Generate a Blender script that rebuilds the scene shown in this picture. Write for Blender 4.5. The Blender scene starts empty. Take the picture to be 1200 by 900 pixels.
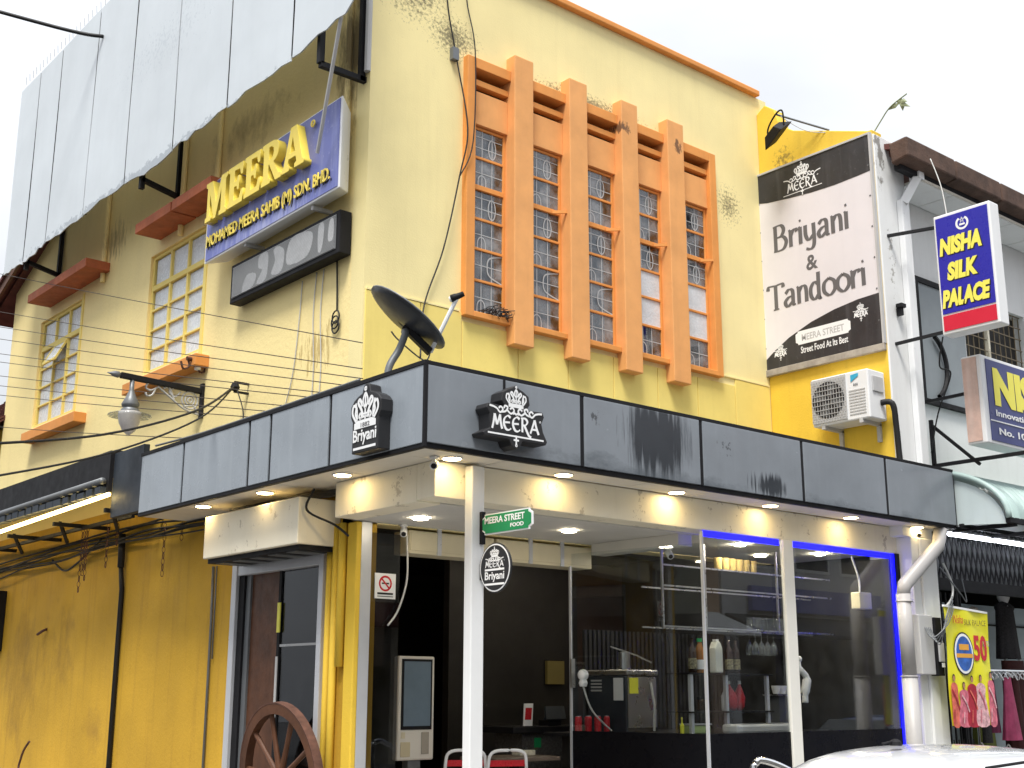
import bpy, bmesh, math, random
from mathutils import Vector, Matrix
random.seed(7)
R = math.radians
sc = bpy.context.scene
col = sc.collection

# ------------------------------------------------------------------ camera
CAM_POS = Vector((-5.436, -8.353, 1.70))
yaw, pitch, roll = R(49.826), R(13.915), R(0.101)
fw = Vector((math.cos(yaw) * math.cos(pitch), math.sin(yaw) * math.cos(pitch), math.sin(pitch)))
rt = Vector((math.sin(yaw), -math.cos(yaw), 0)); up = rt.cross(fw)
r2 = rt * math.cos(roll) + up * math.sin(roll); u2 = up * math.cos(roll) - rt * math.sin(roll)
cam_d = bpy.data.cameras.new('camera'); cam = bpy.data.objects.new('camera', cam_d); col.objects.link(cam)
cam.matrix_world = Matrix(((r2.x, u2.x, -fw.x, CAM_POS.x), (r2.y, u2.y, -fw.y, CAM_POS.y),
                           (r2.z, u2.z, -fw.z, CAM_POS.z), (0, 0, 0, 1)))
cam_d.sensor_width = 36; cam_d.lens = 43.91; cam_d.clip_start = .05; cam_d.clip_end = 2000
sc.camera = cam

# ------------------------------------------------------------------ world: overcast sky
SUN_AZ, SUN_EL = R(217), R(63)          # direction TO the sun, azimuth from +x
wd = bpy.data.worlds.new('World'); sc.world = wd; wd.use_nodes = True
nt = wd.node_tree; nt.nodes.clear()
def N(t, typ, **kw):
    n = t.nodes.new(typ)
    for k, v in kw.items(): setattr(n, k, v)
    return n
wo = N(nt, 'ShaderNodeOutputWorld'); bg = N(nt, 'ShaderNodeBackground'); bg.inputs[1].default_value = .1
sky = N(nt, 'ShaderNodeTexSky'); sky.sky_type = 'NISHITA'; sky.sun_disc = False
sky.sun_elevation = SUN_EL; sky.sun_rotation = math.pi / 2 - SUN_AZ; sky.air_density = 1.5; sky.dust_density = 4
tc = N(nt, 'ShaderNodeTexCoord'); sp = N(nt, 'ShaderNodeSeparateXYZ'); nt.links.new(tc.outputs['Generated'], sp.inputs[0])
cie = N(nt, 'ShaderNodeMapRange'); cie.inputs[1].default_value = 0; cie.inputs[2].default_value = 1
cie.inputs[3].default_value = 3.9; cie.inputs[4].default_value = 12.5        # CIE overcast: zenith about 3 x horizon
nt.links.new(sp.outputs[2], cie.inputs[0])
cn = N(nt, 'ShaderNodeTexNoise'); cn.inputs['Scale'].default_value = 2.2; cn.inputs['Detail'].default_value = 6
mpw = N(nt, 'ShaderNodeMapping'); mpw.inputs['Scale'].default_value = (1, 1, 2.5)
nt.links.new(tc.outputs['Generated'], mpw.inputs[0]); nt.links.new(mpw.outputs[0], cn.inputs[0])
cr = N(nt, 'ShaderNodeMapRange'); cr.inputs[1].default_value = .3; cr.inputs[2].default_value = .7
cr.inputs[3].default_value = .80; cr.inputs[4].default_value = 1.06; nt.links.new(cn.outputs[0], cr.inputs[0])
ml = N(nt, 'ShaderNodeMath', operation='MULTIPLY'); nt.links.new(cie.outputs[0], ml.inputs[0]); nt.links.new(cr.outputs[0], ml.inputs[1])
cc = N(nt, 'ShaderNodeMix', data_type='RGBA', blend_type='MULTIPLY'); cc.inputs[0].default_value = 1
cc.inputs[6].default_value = (.955, .985, 1.03, 1); nt.links.new(ml.outputs[0], cc.inputs[7])
mx = N(nt, 'ShaderNodeMix', data_type='RGBA'); mx.inputs[0].default_value = .92
nt.links.new(sky.outputs[0], mx.inputs[6]); nt.links.new(cc.outputs[2], mx.inputs[7])
nt.links.new(mx.outputs[2], bg.inputs[0]); nt.links.new(bg.outputs[0], wo.inputs[0])

sun_d = bpy.data.lights.new('sun', 'SUN'); sun_d.energy = 3.0; sun_d.angle = R(18); sun_d.color = (1, .965, .9)
sun = bpy.data.objects.new('sun', sun_d); col.objects.link(sun)
sdir = Vector((math.cos(SUN_AZ) * math.cos(SUN_EL), math.sin(SUN_AZ) * math.cos(SUN_EL), math.sin(SUN_EL)))
sun.rotation_euler = sdir.to_track_quat('Z', 'Y').to_euler(); sun.location = (-6, -12, 20)
vs = sc.view_settings; vs.view_transform = 'Standard'; vs.look = 'None'; vs.exposure = .68; vs.gamma = 1
sc.cycles.use_denoising = True
sc.cycles.max_bounces = 10; sc.cycles.transparent_max_bounces = 16; sc.cycles.sample_clamp_indirect = 4

# ------------------------------------------------------------------ helpers
class MB:
    """collects verts and faces; build() links them as ONE mesh object"""
    def __init__(s): s.v = []; s.f = []
    def add(s, vs_, fs_):
        b = len(s.v); s.v += [Vector(p) for p in vs_]; s.f += [tuple(b + i for i in f) for f in fs_]; return s
    def box(s, x0, x1, y0, y1, z0, z1):
        if x0 > x1: x0, x1 = x1, x0
        if y0 > y1: y0, y1 = y1, y0
        if z0 > z1: z0, z1 = z1, z0
        return s.add([(x0, y0, z0), (x1, y0, z0), (x1, y1, z0), (x0, y1, z0), (x0, y0, z1), (x1, y0, z1), (x1, y1, z1), (x0, y1, z1)],
                     [(0, 3, 2, 1), (4, 5, 6, 7), (0, 1, 5, 4), (1, 2, 6, 5), (2, 3, 7, 6), (3, 0, 4, 7)])
    def bar(s, a, b, w, h=None, upv=(0, 0, 1)):
        a, b = Vector(a), Vector(b); h = h or w; d = (b - a).normalized(); u = Vector(upv)
        if abs(d.dot(u)) > .98: u = Vector((1, 0, 0))
        x = d.cross(u).normalized() * w / 2; y = x.cross(d).normalized() * h / 2
        return s.add([a - x - y, a + x - y, a + x + y, a - x + y, b - x - y, b + x - y, b + x + y, b - x + y],
                     [(0, 3, 2, 1), (4, 5, 6, 7), (0, 1, 5, 4), (1, 2, 6, 5), (2, 3, 7, 6), (3, 0, 4, 7)])
    def tube(s, pts, r, n=8, caps=True):
        pts = [Vector(p) for p in pts]; rs = r if isinstance(r, (list, tuple)) else [r] * len(pts); b = len(s.v); ref = None
        for i, p in enumerate(pts):
            d = (pts[min(i + 1, len(pts) - 1)] - pts[max(i - 1, 0)]).normalized()
            if ref is None: ref = Vector((0, 0, 1)) if abs(d.z) < .9 else Vector((1, 0, 0))
            x = d.cross(ref).normalized(); y = d.cross(x).normalized(); ref = -y if False else ref
            for k in range(n):
                a = 2 * math.pi * k / n; s.v.append(p + (x * math.cos(a) + y * math.sin(a)) * rs[i])
        for i in range(len(pts) - 1):
            for k in range(n):
                k2 = (k + 1) % n; s.f.append((b + i * n + k, b + i * n + k2, b + (i + 1) * n + k2, b + (i + 1) * n + k))
        if caps:
            s.f.append(tuple(b + k for k in range(n))); e = b + (len(pts) - 1) * n; s.f.append(tuple(e + n - 1 - k for k in range(n)))
        return s
    def lathe(s, prof, o=(0, 0, 0), ax=(0, 0, 1), n=20, caps=True):
        o = Vector(o); z = Vector(ax).normalized(); t = Vector((1, 0, 0)) if abs(z.x) < .9 else Vector((0, 1, 0))
        x = z.cross(t).normalized(); y = z.cross(x); b = len(s.v)
        for r, h in prof:
            for k in range(n):
                a = 2 * math.pi * k / n; s.v.append(o + z * h + (x * math.cos(a) + y * math.sin(a)) * max(r, 1e-4))
        for i in range(len(prof) - 1):
            for k in range(n):
                k2 = (k + 1) % n; s.f.append((b + i * n + k, b + i * n + k2, b + (i + 1) * n + k2, b + (i + 1) * n + k))
        if caps: s.f.append(tuple(b + n - 1 - k for k in range(n))); e = b + (len(prof) - 1) * n; s.f.append(tuple(e + k for k in range(n)))
        return s
    def prism(s, poly, o, rx, ry, depth):
        """polygon in (rx, ry) axes at o, extruded by depth along rx x ry"""
        o, rx, ry = Vector(o), Vector(rx), Vector(ry); nz = rx.cross(ry).normalized() * depth; n = len(poly); b = len(s.v)
        for q in (0, 1):
            for a, c in poly: s.v.append(o + rx * a + ry * c + nz * q)
        s.f.append(tuple(b + n - 1 - k for k in range(n))); s.f.append(tuple(b + n + k for k in range(n)))
        for k in range(n):
            k2 = (k + 1) % n; s.f.append((b + k, b + k2, b + n + k2, b + n + k))
        return s
    def torus(s, o, ax, R_, r, n=16, m=6, stretch=None, a0=0, a1=2 * math.pi):
        o = Vector(o); z = Vector(ax).normalized(); t = Vector((1, 0, 0)) if abs(z.x) < .9 else Vector((0, 1, 0))
        x = z.cross(t).normalized(); y = z.cross(x); full = abs(a1 - a0) > 6.28; b = len(s.v); cnt = n if full else n + 1
        for i in range(cnt):
            a = a0 + (a1 - a0) * i / n; d = x * math.cos(a) + y * math.sin(a); c = o + d * R_
            for k in range(m):
                e = 2 * math.pi * k / m; s.v.append(c + d * math.cos(e) * r + z * math.sin(e) * r)
        for i in range(n):
            i2 = (i + 1) % cnt
            for k in range(m):
                k2 = (k + 1) % m; s.f.append((b + i * m + k, b + i2 * m + k, b + i2 * m + k2, b + i * m + k2))
        if stretch:
            for i in range(b, len(s.v)):
                d = s.v[i] - o; s.v[i] = o + Vector((d.x * stretch[0], d.y * stretch[1], d.z * stretch[2]))
        return s
    def ball(s, o, r, n=12, sc_=(1, 1, 1)):
        b = len(s.v); s.lathe([(r * math.sin(math.pi * i / 8), -r * math.cos(math.pi * i / 8)) for i in range(9)], o, (0, 0, 1), n)
        o = Vector(o)
        for i in range(b, len(s.v)):
            d = s.v[i] - o; s.v[i] = o + Vector((d.x * sc_[0], d.y * sc_[1], d.z * sc_[2]))
        return s
    def build(s, name, mat_, parent=None, bevel=0, smooth=False, sub=0, solid=0):
        org = root_loc(parent)
        me = bpy.data.meshes.new(name); me.from_pydata([v - org for v in s.v], [], s.f); me.update()
        bm = bmesh.new(); bm.from_mesh(me); bmesh.ops.recalc_face_normals(bm, faces=bm.faces); bm.to_mesh(me); bm.free()
        me.materials.append(mat_)
        o = bpy.data.objects.new(name, me); col.objects.link(o)
        if parent is not None: o.parent = parent
        if bevel:
            m = o.modifiers.new('bevel', 'BEVEL'); m.width = bevel; m.segments = 2; m.limit_method = 'ANGLE'; m.angle_limit = R(50)
        if sub:
            m = o.modifiers.new('sub', 'SUBSURF'); m.levels = sub; m.render_levels = sub
        if smooth:
            for p in me.polygons: p.use_smooth = True
            if not sub:
                m = None
        return o
ROOT = {}
def root_loc(o):
    while o is not None and o.parent is not None: o = o.parent
    return ROOT.get(o.name, Vector((0, 0, 0))) if o is not None else Vector((0, 0, 0))
def thing(name, label, cat, loc=(0, 0, 0), group=None):
    o = bpy.data.objects.new(name, None); col.objects.link(o); o.location = loc; o.empty_display_size = .1
    ROOT[o.name] = Vector(loc); o['label'] = label; o['category'] = cat
    if group: o['group'] = group
    return o
def tag(o, label, cat, group=None):
    o['label'] = label; o['category'] = cat
    if group: o['group'] = group
    return o
def struct(o): o['kind'] = 'structure'; return o
def stuff(o): o['kind'] = 'stuff'; return o
def smooth_pts(pts, k=6, closed=False):
    pts = [Vector((*p, 0)) if len(p) == 2 else Vector(p) for p in pts]; n = len(pts)
    if n < 3: return pts
    out = []
    for i in range(n if closed else n - 1):
        g = (lambda j: pts[j % n]) if closed else (lambda j: pts[max(0, min(n - 1, j))])
        p0, p1, p2, p3 = g(i - 1), g(i), g(i + 1), g(i + 2)
        for t in range(k):
            t = t / k
            out.append(.5 * ((2 * p1) + (p2 - p0) * t + (2 * p0 - 5 * p1 + 4 * p2 - p3) * t * t + (3 * p1 - p0 - 3 * p2 + p3) * t ** 3))
    if not closed: out.append(pts[-1])
    return out
DG = None
def curve_to_mesh(ob):
    col.objects.link(ob); dg = bpy.context.evaluated_depsgraph_get(); me = bpy.data.meshes.new_from_object(ob.evaluated_get(dg))
    bpy.data.objects.remove(ob); return me
def place(me, name, mat_, parent, o, rx, ry, w=None, h=None, keep=False, shear=0, align='C'):
    """fit a flat xy mesh into a w x h frame whose lower-left corner is o"""
    xs = [v.co.x for v in me.vertices]; ys = [v.co.y for v in me.vertices]
    x0, x1, y0, y1 = min(xs), max(xs), min(ys), max(ys)
    sx = w / (x1 - x0) if w else None; sy = h / (y1 - y0) if h else None
    if sx is None: sx = sy
    if sy is None: sy = sx
    o, rx, ry = Vector(o), Vector(rx).normalized(), Vector(ry).normalized(); nz = rx.cross(ry)
    org = root_loc(parent)
    for v in me.vertices:
        a, b = (v.co.x - x0) * sx, (v.co.y - y0) * sy
        v.co = o + rx * (a + shear * b) + ry * b + nz * v.co.z - org
    me.materials.clear(); me.materials.append(mat_); me.name = name
    ob = bpy.data.objects.new(name, me); col.objects.link(ob)
    if parent is not None: ob.parent = parent
    return ob
def text(s, mat_, parent, o, rx, ry, w=None, h=None, bold=.0, ext=.002, shear=0, name='lettering', space=1):
    cu = bpy.data.curves.new(name, 'FONT'); cu.body = s; cu.size = 1; cu.offset = bold; cu.extrude = ext; cu.space_character = space
    cu.resolution_u = 3
    return place(curve_to_mesh(bpy.data.objects.new(name, cu)), name, mat_, parent, o, rx, ry, w, h, shear=shear)
def outline(loops, mat_, parent, o, rx, ry, w=None, h=None, ext=.01, bevel=0, name='letter'):
    cu = bpy.data.curves.new(name, 'CURVE'); cu.dimensions = '2D'; cu.fill_mode = 'BOTH'; cu.extrude = ext; cu.bevel_depth = bevel
    for lp in loops:
        s = cu.splines.new('POLY'); s.points.add(len(lp) - 1)
        for i, p in enumerate(lp): s.points[i].co = (p[0], p[1], 0, 1)
        s.use_cyclic_u = True
    return place(curve_to_mesh(bpy.data.objects.new(name, cu)), name, mat_, parent, o, rx, ry, w, h)
def ribbons(strokes, mat_, parent, o, rx, ry, scale=1, nib=None, name='lettering', thin=.3, lift=.0004):
    """flat printed pen strokes: list of (points, width); nib = pen angle for thick and thin strokes"""
    o, rx, ry = Vector(o), Vector(rx).normalized(), Vector(ry).normalized(); nz = rx.cross(ry); mb = MB()
    for si, st in enumerate(strokes):
        pts, w = st[0], st[1]; sm = st[2] if len(st) > 2 else True
        p = smooth_pts(pts, 6) if (sm and len(pts) > 2) else [Vector((*q, 0)) for q in pts]
        vs_ = []
        for i, q in enumerate(p):
            d = (p[min(i + 1, len(p) - 1)] - p[max(0, i - 1)])
            if d.length < 1e-9: d = Vector((1, 0, 0))
            d.normalize(); ww = w
            if nib is not None: ww = w * (thin + (1 - thin) * abs(math.sin(math.atan2(d.y, d.x) - nib)))
            nn = Vector((-d.y, d.x, 0)) * ww / 2
            for e in (q - nn, q + nn): vs_.append(o + (rx * e.x + ry * e.y) * scale + nz * (lift * (si % 7)))
        mb.add(vs_, [(2 * i, 2 * i + 2, 2 * i + 3, 2 * i + 1) for i in range(len(p) - 1)])
    return mb.build(name, mat_, parent)
def disc_pts(cx, cy, r, n=14): return [(cx + r * math.cos(2 * math.pi * i / n), cy + r * math.sin(2 * math.pi * i / n)) for i in range(n + 1)]

# ------------------------------------------------------------------ materials
def nodes_of(name):
    m = bpy.data.materials.new(name); m.use_nodes = True; t = m.node_tree; t.nodes.clear()
    out = N(t, 'ShaderNodeOutputMaterial'); bs = N(t, 'ShaderNodeBsdfPrincipled'); t.links.new(bs.outputs[0], out.inputs[0])
    return m, t, bs
def sock_mix(t, a, b, fac, blend='MIX'):
    m = N(t, 'ShaderNodeMix', data_type='RGBA', blend_type=blend)
    for i, v in ((0, fac), (6, a), (7, b)):
        if hasattr(v, 'links') or hasattr(v, 'is_linked'): t.links.new(v, m.inputs[i])
        else: m.inputs[i].default_value = v if i == 0 else (*v, 1)
    return m.outputs[2]
def mrange(t, s, a, b, c=0, d=1):
    m = N(t, 'ShaderNodeMapRange'); t.links.new(s, m.inputs[0])
    for i, v in enumerate((a, b, c, d)): m.inputs[i + 1].default_value = v
    return m.outputs[0]
def noise(t, scale, detail=5, vec=None, rough=.6, mapscale=None):
    n = N(t, 'ShaderNodeTexNoise'); n.inputs['Scale'].default_value = scale; n.inputs['Detail'].default_value = detail; n.inputs['Roughness'].default_value = rough
    if vec is None:
        c = N(t, 'ShaderNodeTexCoord'); vec = c.outputs['Object']
    if mapscale:
        mp = N(t, 'ShaderNodeMapping'); mp.inputs['Scale'].default_value = mapscale; t.links.new(vec, mp.inputs[0]); vec = mp.outputs[0]
    t.links.new(vec, n.inputs['Vector']); return n.outputs[0]
def mat(name, c, rough=.65, metal=0, var=.1, scale=2.5, bump=0, bscale=45, streak=0, scol=(.1, .08, .06), patch=(), spec=.4, coat=0, chips=0, chipcol=(.25, .2, .15)):
    """painted surface: broad tone variation, rain streaks, fine relief, and stains with a place of their own
    patch = ((centre),(radius),colour,edge,amount,stretch) """
    m, t, bs = nodes_of(name)
    s = sock_mix(t, tuple(x * (1 - var) for x in c), tuple(min(1, x * (1 + var * .6)) for x in c), mrange(t, noise(t, scale), .3, .7))
    if streak:
        f = mrange(t, noise(t, 1.0, 6, mapscale=(9, 9, .55)), .52, .8, 0, streak)
        s = sock_mix(t, s, scol, f)
        f2 = mrange(t, noise(t, 26, 3), .62, .75, 0, streak * .6)
        s = sock_mix(t, s, scol, f2)
    if chips:
        f = mrange(t, noise(t, 5, 9, rough=.72), .59, .61, 0, chips); s = sock_mix(t, s, chipcol, f)
    for ctr, rad, pc, thr, amt, mscale, nsc, *sf_ in patch:
        g = N(t, 'ShaderNodeNewGeometry').outputs['Position']
        mp = N(t, 'ShaderNodeMapping', vector_type='POINT'); mp.inputs['Location'].default_value = tuple(-a / b for a, b in zip(ctr, rad))
        mp.inputs['Scale'].default_value = tuple(1 / b for b in rad); t.links.new(g, mp.inputs[0])
        ln = N(t, 'ShaderNodeVectorMath', operation='LENGTH'); t.links.new(mp.outputs[0], ln.inputs[0])
        fall = mrange(t, ln.outputs['Value'], 0, 1, 1, 0)
        ns = noise(t, nsc, 8, mapscale=mscale, rough=.7)
        ad = N(t, 'ShaderNodeMath', operation='MULTIPLY_ADD'); t.links.new(fall, ad.inputs[0]); ad.inputs[1].default_value = .45; t.links.new(ns, ad.inputs[2])
        gt = N(t, 'ShaderNodeMath', operation='GREATER_THAN'); t.links.new(fall, gt.inputs[0]); gt.inputs[1].default_value = .001
        k = mrange(t, ad.outputs[0], thr, thr + (sf_[0] if sf_ else .06), 0, amt)
        k2 = N(t, 'ShaderNodeMath', operation='MULTIPLY'); t.links.new(k, k2.inputs[0]); t.links.new(gt.outputs[0], k2.inputs[1])
        s = sock_mix(t, s, pc, k2.outputs[0])
    t.links.new(s, bs.inputs['Base Color'])
    bs.inputs['Metallic'].default_value = metal; bs.inputs['Specular IOR Level'].default_value = spec
    if coat: bs.inputs['Coat Weight'].default_value = coat
    rr = mrange(t, noise(t, scale * 3), .3, .7, max(.03, rough - .08), min(1, rough + .08)); t.links.new(rr, bs.inputs['Roughness'])
    if bump:
        b = N(t, 'ShaderNodeBump'); b.inputs['Strength'].default_value = bump; b.inputs['Distance'].default_value = .02
        t.links.new(noise(t, bscale, 6), b.inputs['Height']); t.links.new(b.outputs[0], bs.inputs['Normal'])
    return m
def emit(name, c, s):
    m, t, bs = nodes_of(name); bs.inputs['Base Color'].default_value = (*c, 1); bs.inputs['Emission Color'].default_value = (*c, 1)
    bs.inputs['Emission Strength'].default_value = s; return m
def glass(name, tint=(.82, .85, .86), ior=1.5, grime=.04, gain=1.0, rough=.0):
    m = bpy.data.materials.new(name); m.use_nodes = True; t = m.node_tree; t.nodes.clear()
    out = N(t, 'ShaderNodeOutputMaterial'); tr = N(t, 'ShaderNodeBsdfTransparent'); tr.inputs[0].default_value = (*tint, 1)
    gl = N(t, 'ShaderNodeBsdfGlossy'); gl.inputs['Roughness'].default_value = rough; gl.inputs[0].default_value = (.95, .97, 1, 1)
    fr = N(t, 'ShaderNodeFresnel'); fr.inputs[0].default_value = ior
    ge = N(t, 'ShaderNodeNewGeometry'); t.links.new(mrange(t, ge.outputs['Backfacing'], 0, 1, ior, 1 / ior), fr.inputs[0])
    k = mrange(t, fr.outputs[0], 0, 1, .0, gain); ms = N(t, 'ShaderNodeMixShader'); t.links.new(k, ms.inputs[0])
    t.links.new(tr.outputs[0], ms.inputs[1]); t.links.new(gl.outputs[0], ms.inputs[2])
    df = N(t, 'ShaderNodeBsdfDiffuse'); df.inputs[0].default_value = (.42, .44, .46, 1)
    ms2 = N(t, 'ShaderNodeMixShader'); t.links.new(mrange(t, noise(t, 5, 6), .4, .75, 0, grime), ms2.inputs[0])
    t.links.new(ms.outputs[0], ms2.inputs[1]); t.links.new(df.outputs[0], ms2.inputs[2]); t.links.new(ms2.outputs[0], out.inputs[0])
    return m
MOULD = (.045, .04, .03)
m_yel = mat('yellow_wall_paint', (.89, .765, .385), .75, var=.08, scale=1.2, bump=.12, bscale=60, streak=.10, scol=(.35, .24, .08),
            patch=(((.42, 0, 8.05), (.75, .6, .8), MOULD, .72, .8, (1, 1, 1), 26, .16), ((.9, 0, 7.6), (.6, .6, .45), MOULD, .76, .75, (1, 1, 1), 34, .16),
                   ((4.75, 0, 6.95), (.5, .6, .55), (.09, .07, .04), .80, .8, (1, 1, 1), 34, .16), ((2.6, 0, 7.5), (1.9, .3, .22), MOULD, .78, .7, (1, 1, 1), 34, .14)))
m_yel_side = mat('yellow_side_wall_paint', (.93, .765, .36), .78, var=.07, scale=.9, bump=.22, bscale=26, streak=.08, scol=(.3, .2, .07),
            patch=(((0, .25, 7.3), (.4, .45, 1.1), (.10, .065, .03), .66, .8, (1, 1, .35), 5, .2), ((0, .7, 4.6), (.4, .9, .6), (.4, .27, .08), .84, .6, (1, 3, .5), 6),
                   ((0, 5.4, 6.9), (.4, .7, .5), (.07, .05, .03), .74, .6, (1, 3, .5), 6, .2), ((0, 2.2, 7.2), (.4, 1.6, .5), (.2, .13, .06), .74, .6, (1, 1, .6), 4, .3)))
m_yel_deep = mat('deep_yellow_paint', (.80, .54, .055), .7, var=.1, scale=1.4, bump=.15, bscale=50, streak=.16, scol=(.25, .14, .03),
            patch=(((5.32, -.35, 7.55), (.4, .5, .5), MOULD, .84, .7, (1, 1, 1), 20, .14), ((5.3, -.9, 4.8), (.4, .9, .5), (.22, .13, .03), .9, .6, (1, 4, 1), 5)))
m_yel_low = mat('yellow_ground_floor_shaded', (.58, .34, .028), .75, var=.2, scale=.8, bump=.2, bscale=30, streak=.32, scol=(.22, .1, .02),  # deep yellow paint; awning shade is put into the darker, browner base
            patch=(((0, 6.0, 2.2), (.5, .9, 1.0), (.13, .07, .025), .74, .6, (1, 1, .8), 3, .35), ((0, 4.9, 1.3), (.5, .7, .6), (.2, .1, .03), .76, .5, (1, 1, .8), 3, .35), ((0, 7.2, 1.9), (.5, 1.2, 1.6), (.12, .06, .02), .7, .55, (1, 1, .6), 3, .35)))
m_yel_panel = mat('yellow_board_paint', (.85, .68, .20), .7, var=.08, scale=2, bump=.05, streak=.1, scol=(.35, .22, .05))
m_or = mat('orange_trim_paint', (.76, .31, .075), .65, var=.12, scale=3, bump=.06, bscale=70, streak=.13, scol=(.25, .11, .05))
m_or_fin = mat('orange_fin_paint', (.79, .375, .13), .68, var=.12, scale=3, bump=.06, bscale=70, streak=.14, scol=(.3, .14, .07),
            patch=(((2.98, -.12, 7.3), (.2, .5, .16), (.06, .03, .02), .76, .8, (1, 1, .5), 9), ((3.8, -.12, 7.3), (.16, .5, .22), (.06, .03, .02), .78, .8, (1, 1, .5), 9)))
m_or_dark = mat('red_oxide_hood_paint', (.42, .115, .045), .7, var=.25, scale=5, bump=.1, streak=.25, scol=(.12, .03, .02))
m_recess = mat('vent_dark_recess', (.06, .022, .012), .9)
m_white = mat('white_plaster', (.78, .79, .79), .75, var=.06, scale=1.2, bump=.08, streak=.14, scol=(.35, .33, .3),
            patch=(((5.4, -1.5, 7.2), (.22, .5, .6), (.12, .1, .08), .78, .75, (1, 1, .5), 8), ((5.5, -1.5, 6.0), (.2, .5, 1.5), (.25, .23, .2), .9, .7, (1, 1, 1), 14)))
m_whitemetal = mat('white_powder_coat', (.8, .81, .82), .35, var=.04, streak=.08, scol=(.4, .38, .35))
m_alu = mat('pale_aluminium_frame', (.62, .64, .68), .35, metal=.3, var=.06, streak=.08)
m_cream = mat('cream_peeling_paint', (.88, .82, .66), .6, var=.06, scale=2, bump=.06, streak=.12, scol=(.4, .33, .2), chips=.55, chipcol=(.33, .27, .19))
m_cream2 = mat('cream_panel_paint', (.74, .67, .48), .5, var=.05, scale=3, streak=.1, scol=(.35, .28, .16))
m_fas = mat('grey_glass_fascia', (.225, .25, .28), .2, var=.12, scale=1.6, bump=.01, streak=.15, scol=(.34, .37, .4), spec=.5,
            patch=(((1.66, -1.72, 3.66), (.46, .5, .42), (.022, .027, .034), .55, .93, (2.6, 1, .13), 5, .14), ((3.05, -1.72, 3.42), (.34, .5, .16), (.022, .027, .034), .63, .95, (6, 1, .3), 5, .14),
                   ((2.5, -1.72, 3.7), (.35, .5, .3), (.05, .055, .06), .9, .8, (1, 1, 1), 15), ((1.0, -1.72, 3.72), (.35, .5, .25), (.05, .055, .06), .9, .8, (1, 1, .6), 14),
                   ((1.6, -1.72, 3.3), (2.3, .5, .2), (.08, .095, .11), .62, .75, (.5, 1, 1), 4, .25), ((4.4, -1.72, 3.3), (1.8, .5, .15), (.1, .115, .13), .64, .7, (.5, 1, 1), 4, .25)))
m_fas_side = mat('grey_blue_side_fascia', (.28, .315, .355), .25, var=.12, scale=1.6, bump=.01, streak=.3, scol=(.46, .5, .54), spec=.45)
m_black = mat('black_painted_steel', (.012, .012, .014), .6, var=.2, streak=.1, scol=(.05, .04, .035), spec=.2)
m_navy = mat('dark_slate_panel', (.022, .030, .042), .55, var=.15, streak=.15, scol=(.09, .1, .12))
m_soffit = mat('pale_soffit_board', (.70, .66, .58), .6, var=.08, scale=3, streak=.0)
m_ceil = mat('porch_ceiling_white', (.62, .61, .58), .7, var=.06)
m_board = mat('white_billboard_sheet', (.60, .65, .69), .5, var=.07, scale=1.1, bump=.05, bscale=5, streak=.22, scol=(.5, .55, .6), patch=(((-.52, 3.6, 7.02), (.5, 6.5, .16), (.34, .38, .42), .74, .8, (1, 1, 1.5), 9), ((-.52, 3.2, 8.4), (.5, 5, 1.3), (.45, .5, .55), .93, .6, (1, 1, 1), 22)))
m_blue = mat('faded_blue_sign_face', (.14, .165, .44), .4, var=.12, scale=2, streak=.7, scol=(.42, .45, .68), patch=(((-.23, 1.3, 5.85), (.3, 1.6, .26), (.45, .48, .7), .72, .7, (1, 4, .3), 6, .3),))
m_blue2 = mat('royal_blue_sign_face', (.025, .025, .36), .3, var=.03)
m_navyface = mat('navy_sign_face', (.05, .06, .2), .35, var=.06)
m_red = mat('red_sign_face', (.62, .02, .05), .35, var=.03)
m_letter = mat('yellow_letter_face', (.86, .67, .10), .4, var=.05, scale=6)
m_pinkrust = mat('sun_bleached_pink_sheet', (.62, .43, .36), .6, var=.2, scale=6, streak=.3, scol=(.8, .78, .76))
m_print_w = mat('white_print', (.83, .84, .85), .5, var=.02)
m_print_k = mat('black_print', (.02, .02, .022), .45, var=.05)
m_print_g = mat('grey_print', (.13, .125, .13), .5, var=.05)
m_print_y = mat('yellow_print', (.85, .78, .12), .5, var=.02)
m_banner_w = mat('white_banner_vinyl', (.74, .71, .74), .45, var=.05, scale=1.5, bump=.05, bscale=3, streak=.1, scol=(.5, .48, .5))
m_banner_k = mat('grey_weathered_banner_print', (.035, .034, .038), .4, var=.3, scale=3, streak=.35, scol=(.17, .17, .18))
m_green = mat('green_street_sign', (.015, .24, .085), .35, var=.05)
m_pane = glass('leaded_window_glass', (.60, .63, .66), 1.5, .75, 1.9)
m_frost = mat('frosted_pale_glass', (.66, .70, .74), .25, var=.12, scale=9, bump=.25, bscale=45, spec=.6)
m_shop = glass('shop_glass', (.92, .94, .94), 1.5, .02, 1.0)
m_shopdk = glass('tinted_shop_glass', (.5, .51, .53), 1.5, .02, .9)
m_drape = mat('dim_room_curtain', (.5, .52, .54), .9, var=.35, scale=4)
m_dark = mat('dark_interior_wall', (.022, .02, .018), .6, var=.3, scale=2)
m_brown = mat('brown_interior_panel', (.04, .021, .013), .55, var=.25, scale=3, streak=.3, scol=(.02, .01, .006))
m_wood = mat('dark_stained_wood', (.11, .045, .022), .5, var=.35, scale=5, bump=.1, streak=.5, scol=(.035, .014, .008))
m_tablet = mat('table_wood', (.17, .13, .10), .4, var=.2, scale=6)
m_gran = mat('grey_granite_counter', (.09, .085, .08), .4, var=.6, scale=40)
m_floor = mat('floor_tile', (.35, .33, .3), .4, var=.1)
m_steel = mat('brushed_steel', (.5, .5, .5), .3, metal=.9, var=.1)
m_chrome = mat('chrome', (.75, .76, .78), .12, metal=1, var=.03)
m_grey = mat('grey_painted_metal', (.16, .17, .18), .45, metal=.3, var=.15)
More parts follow.
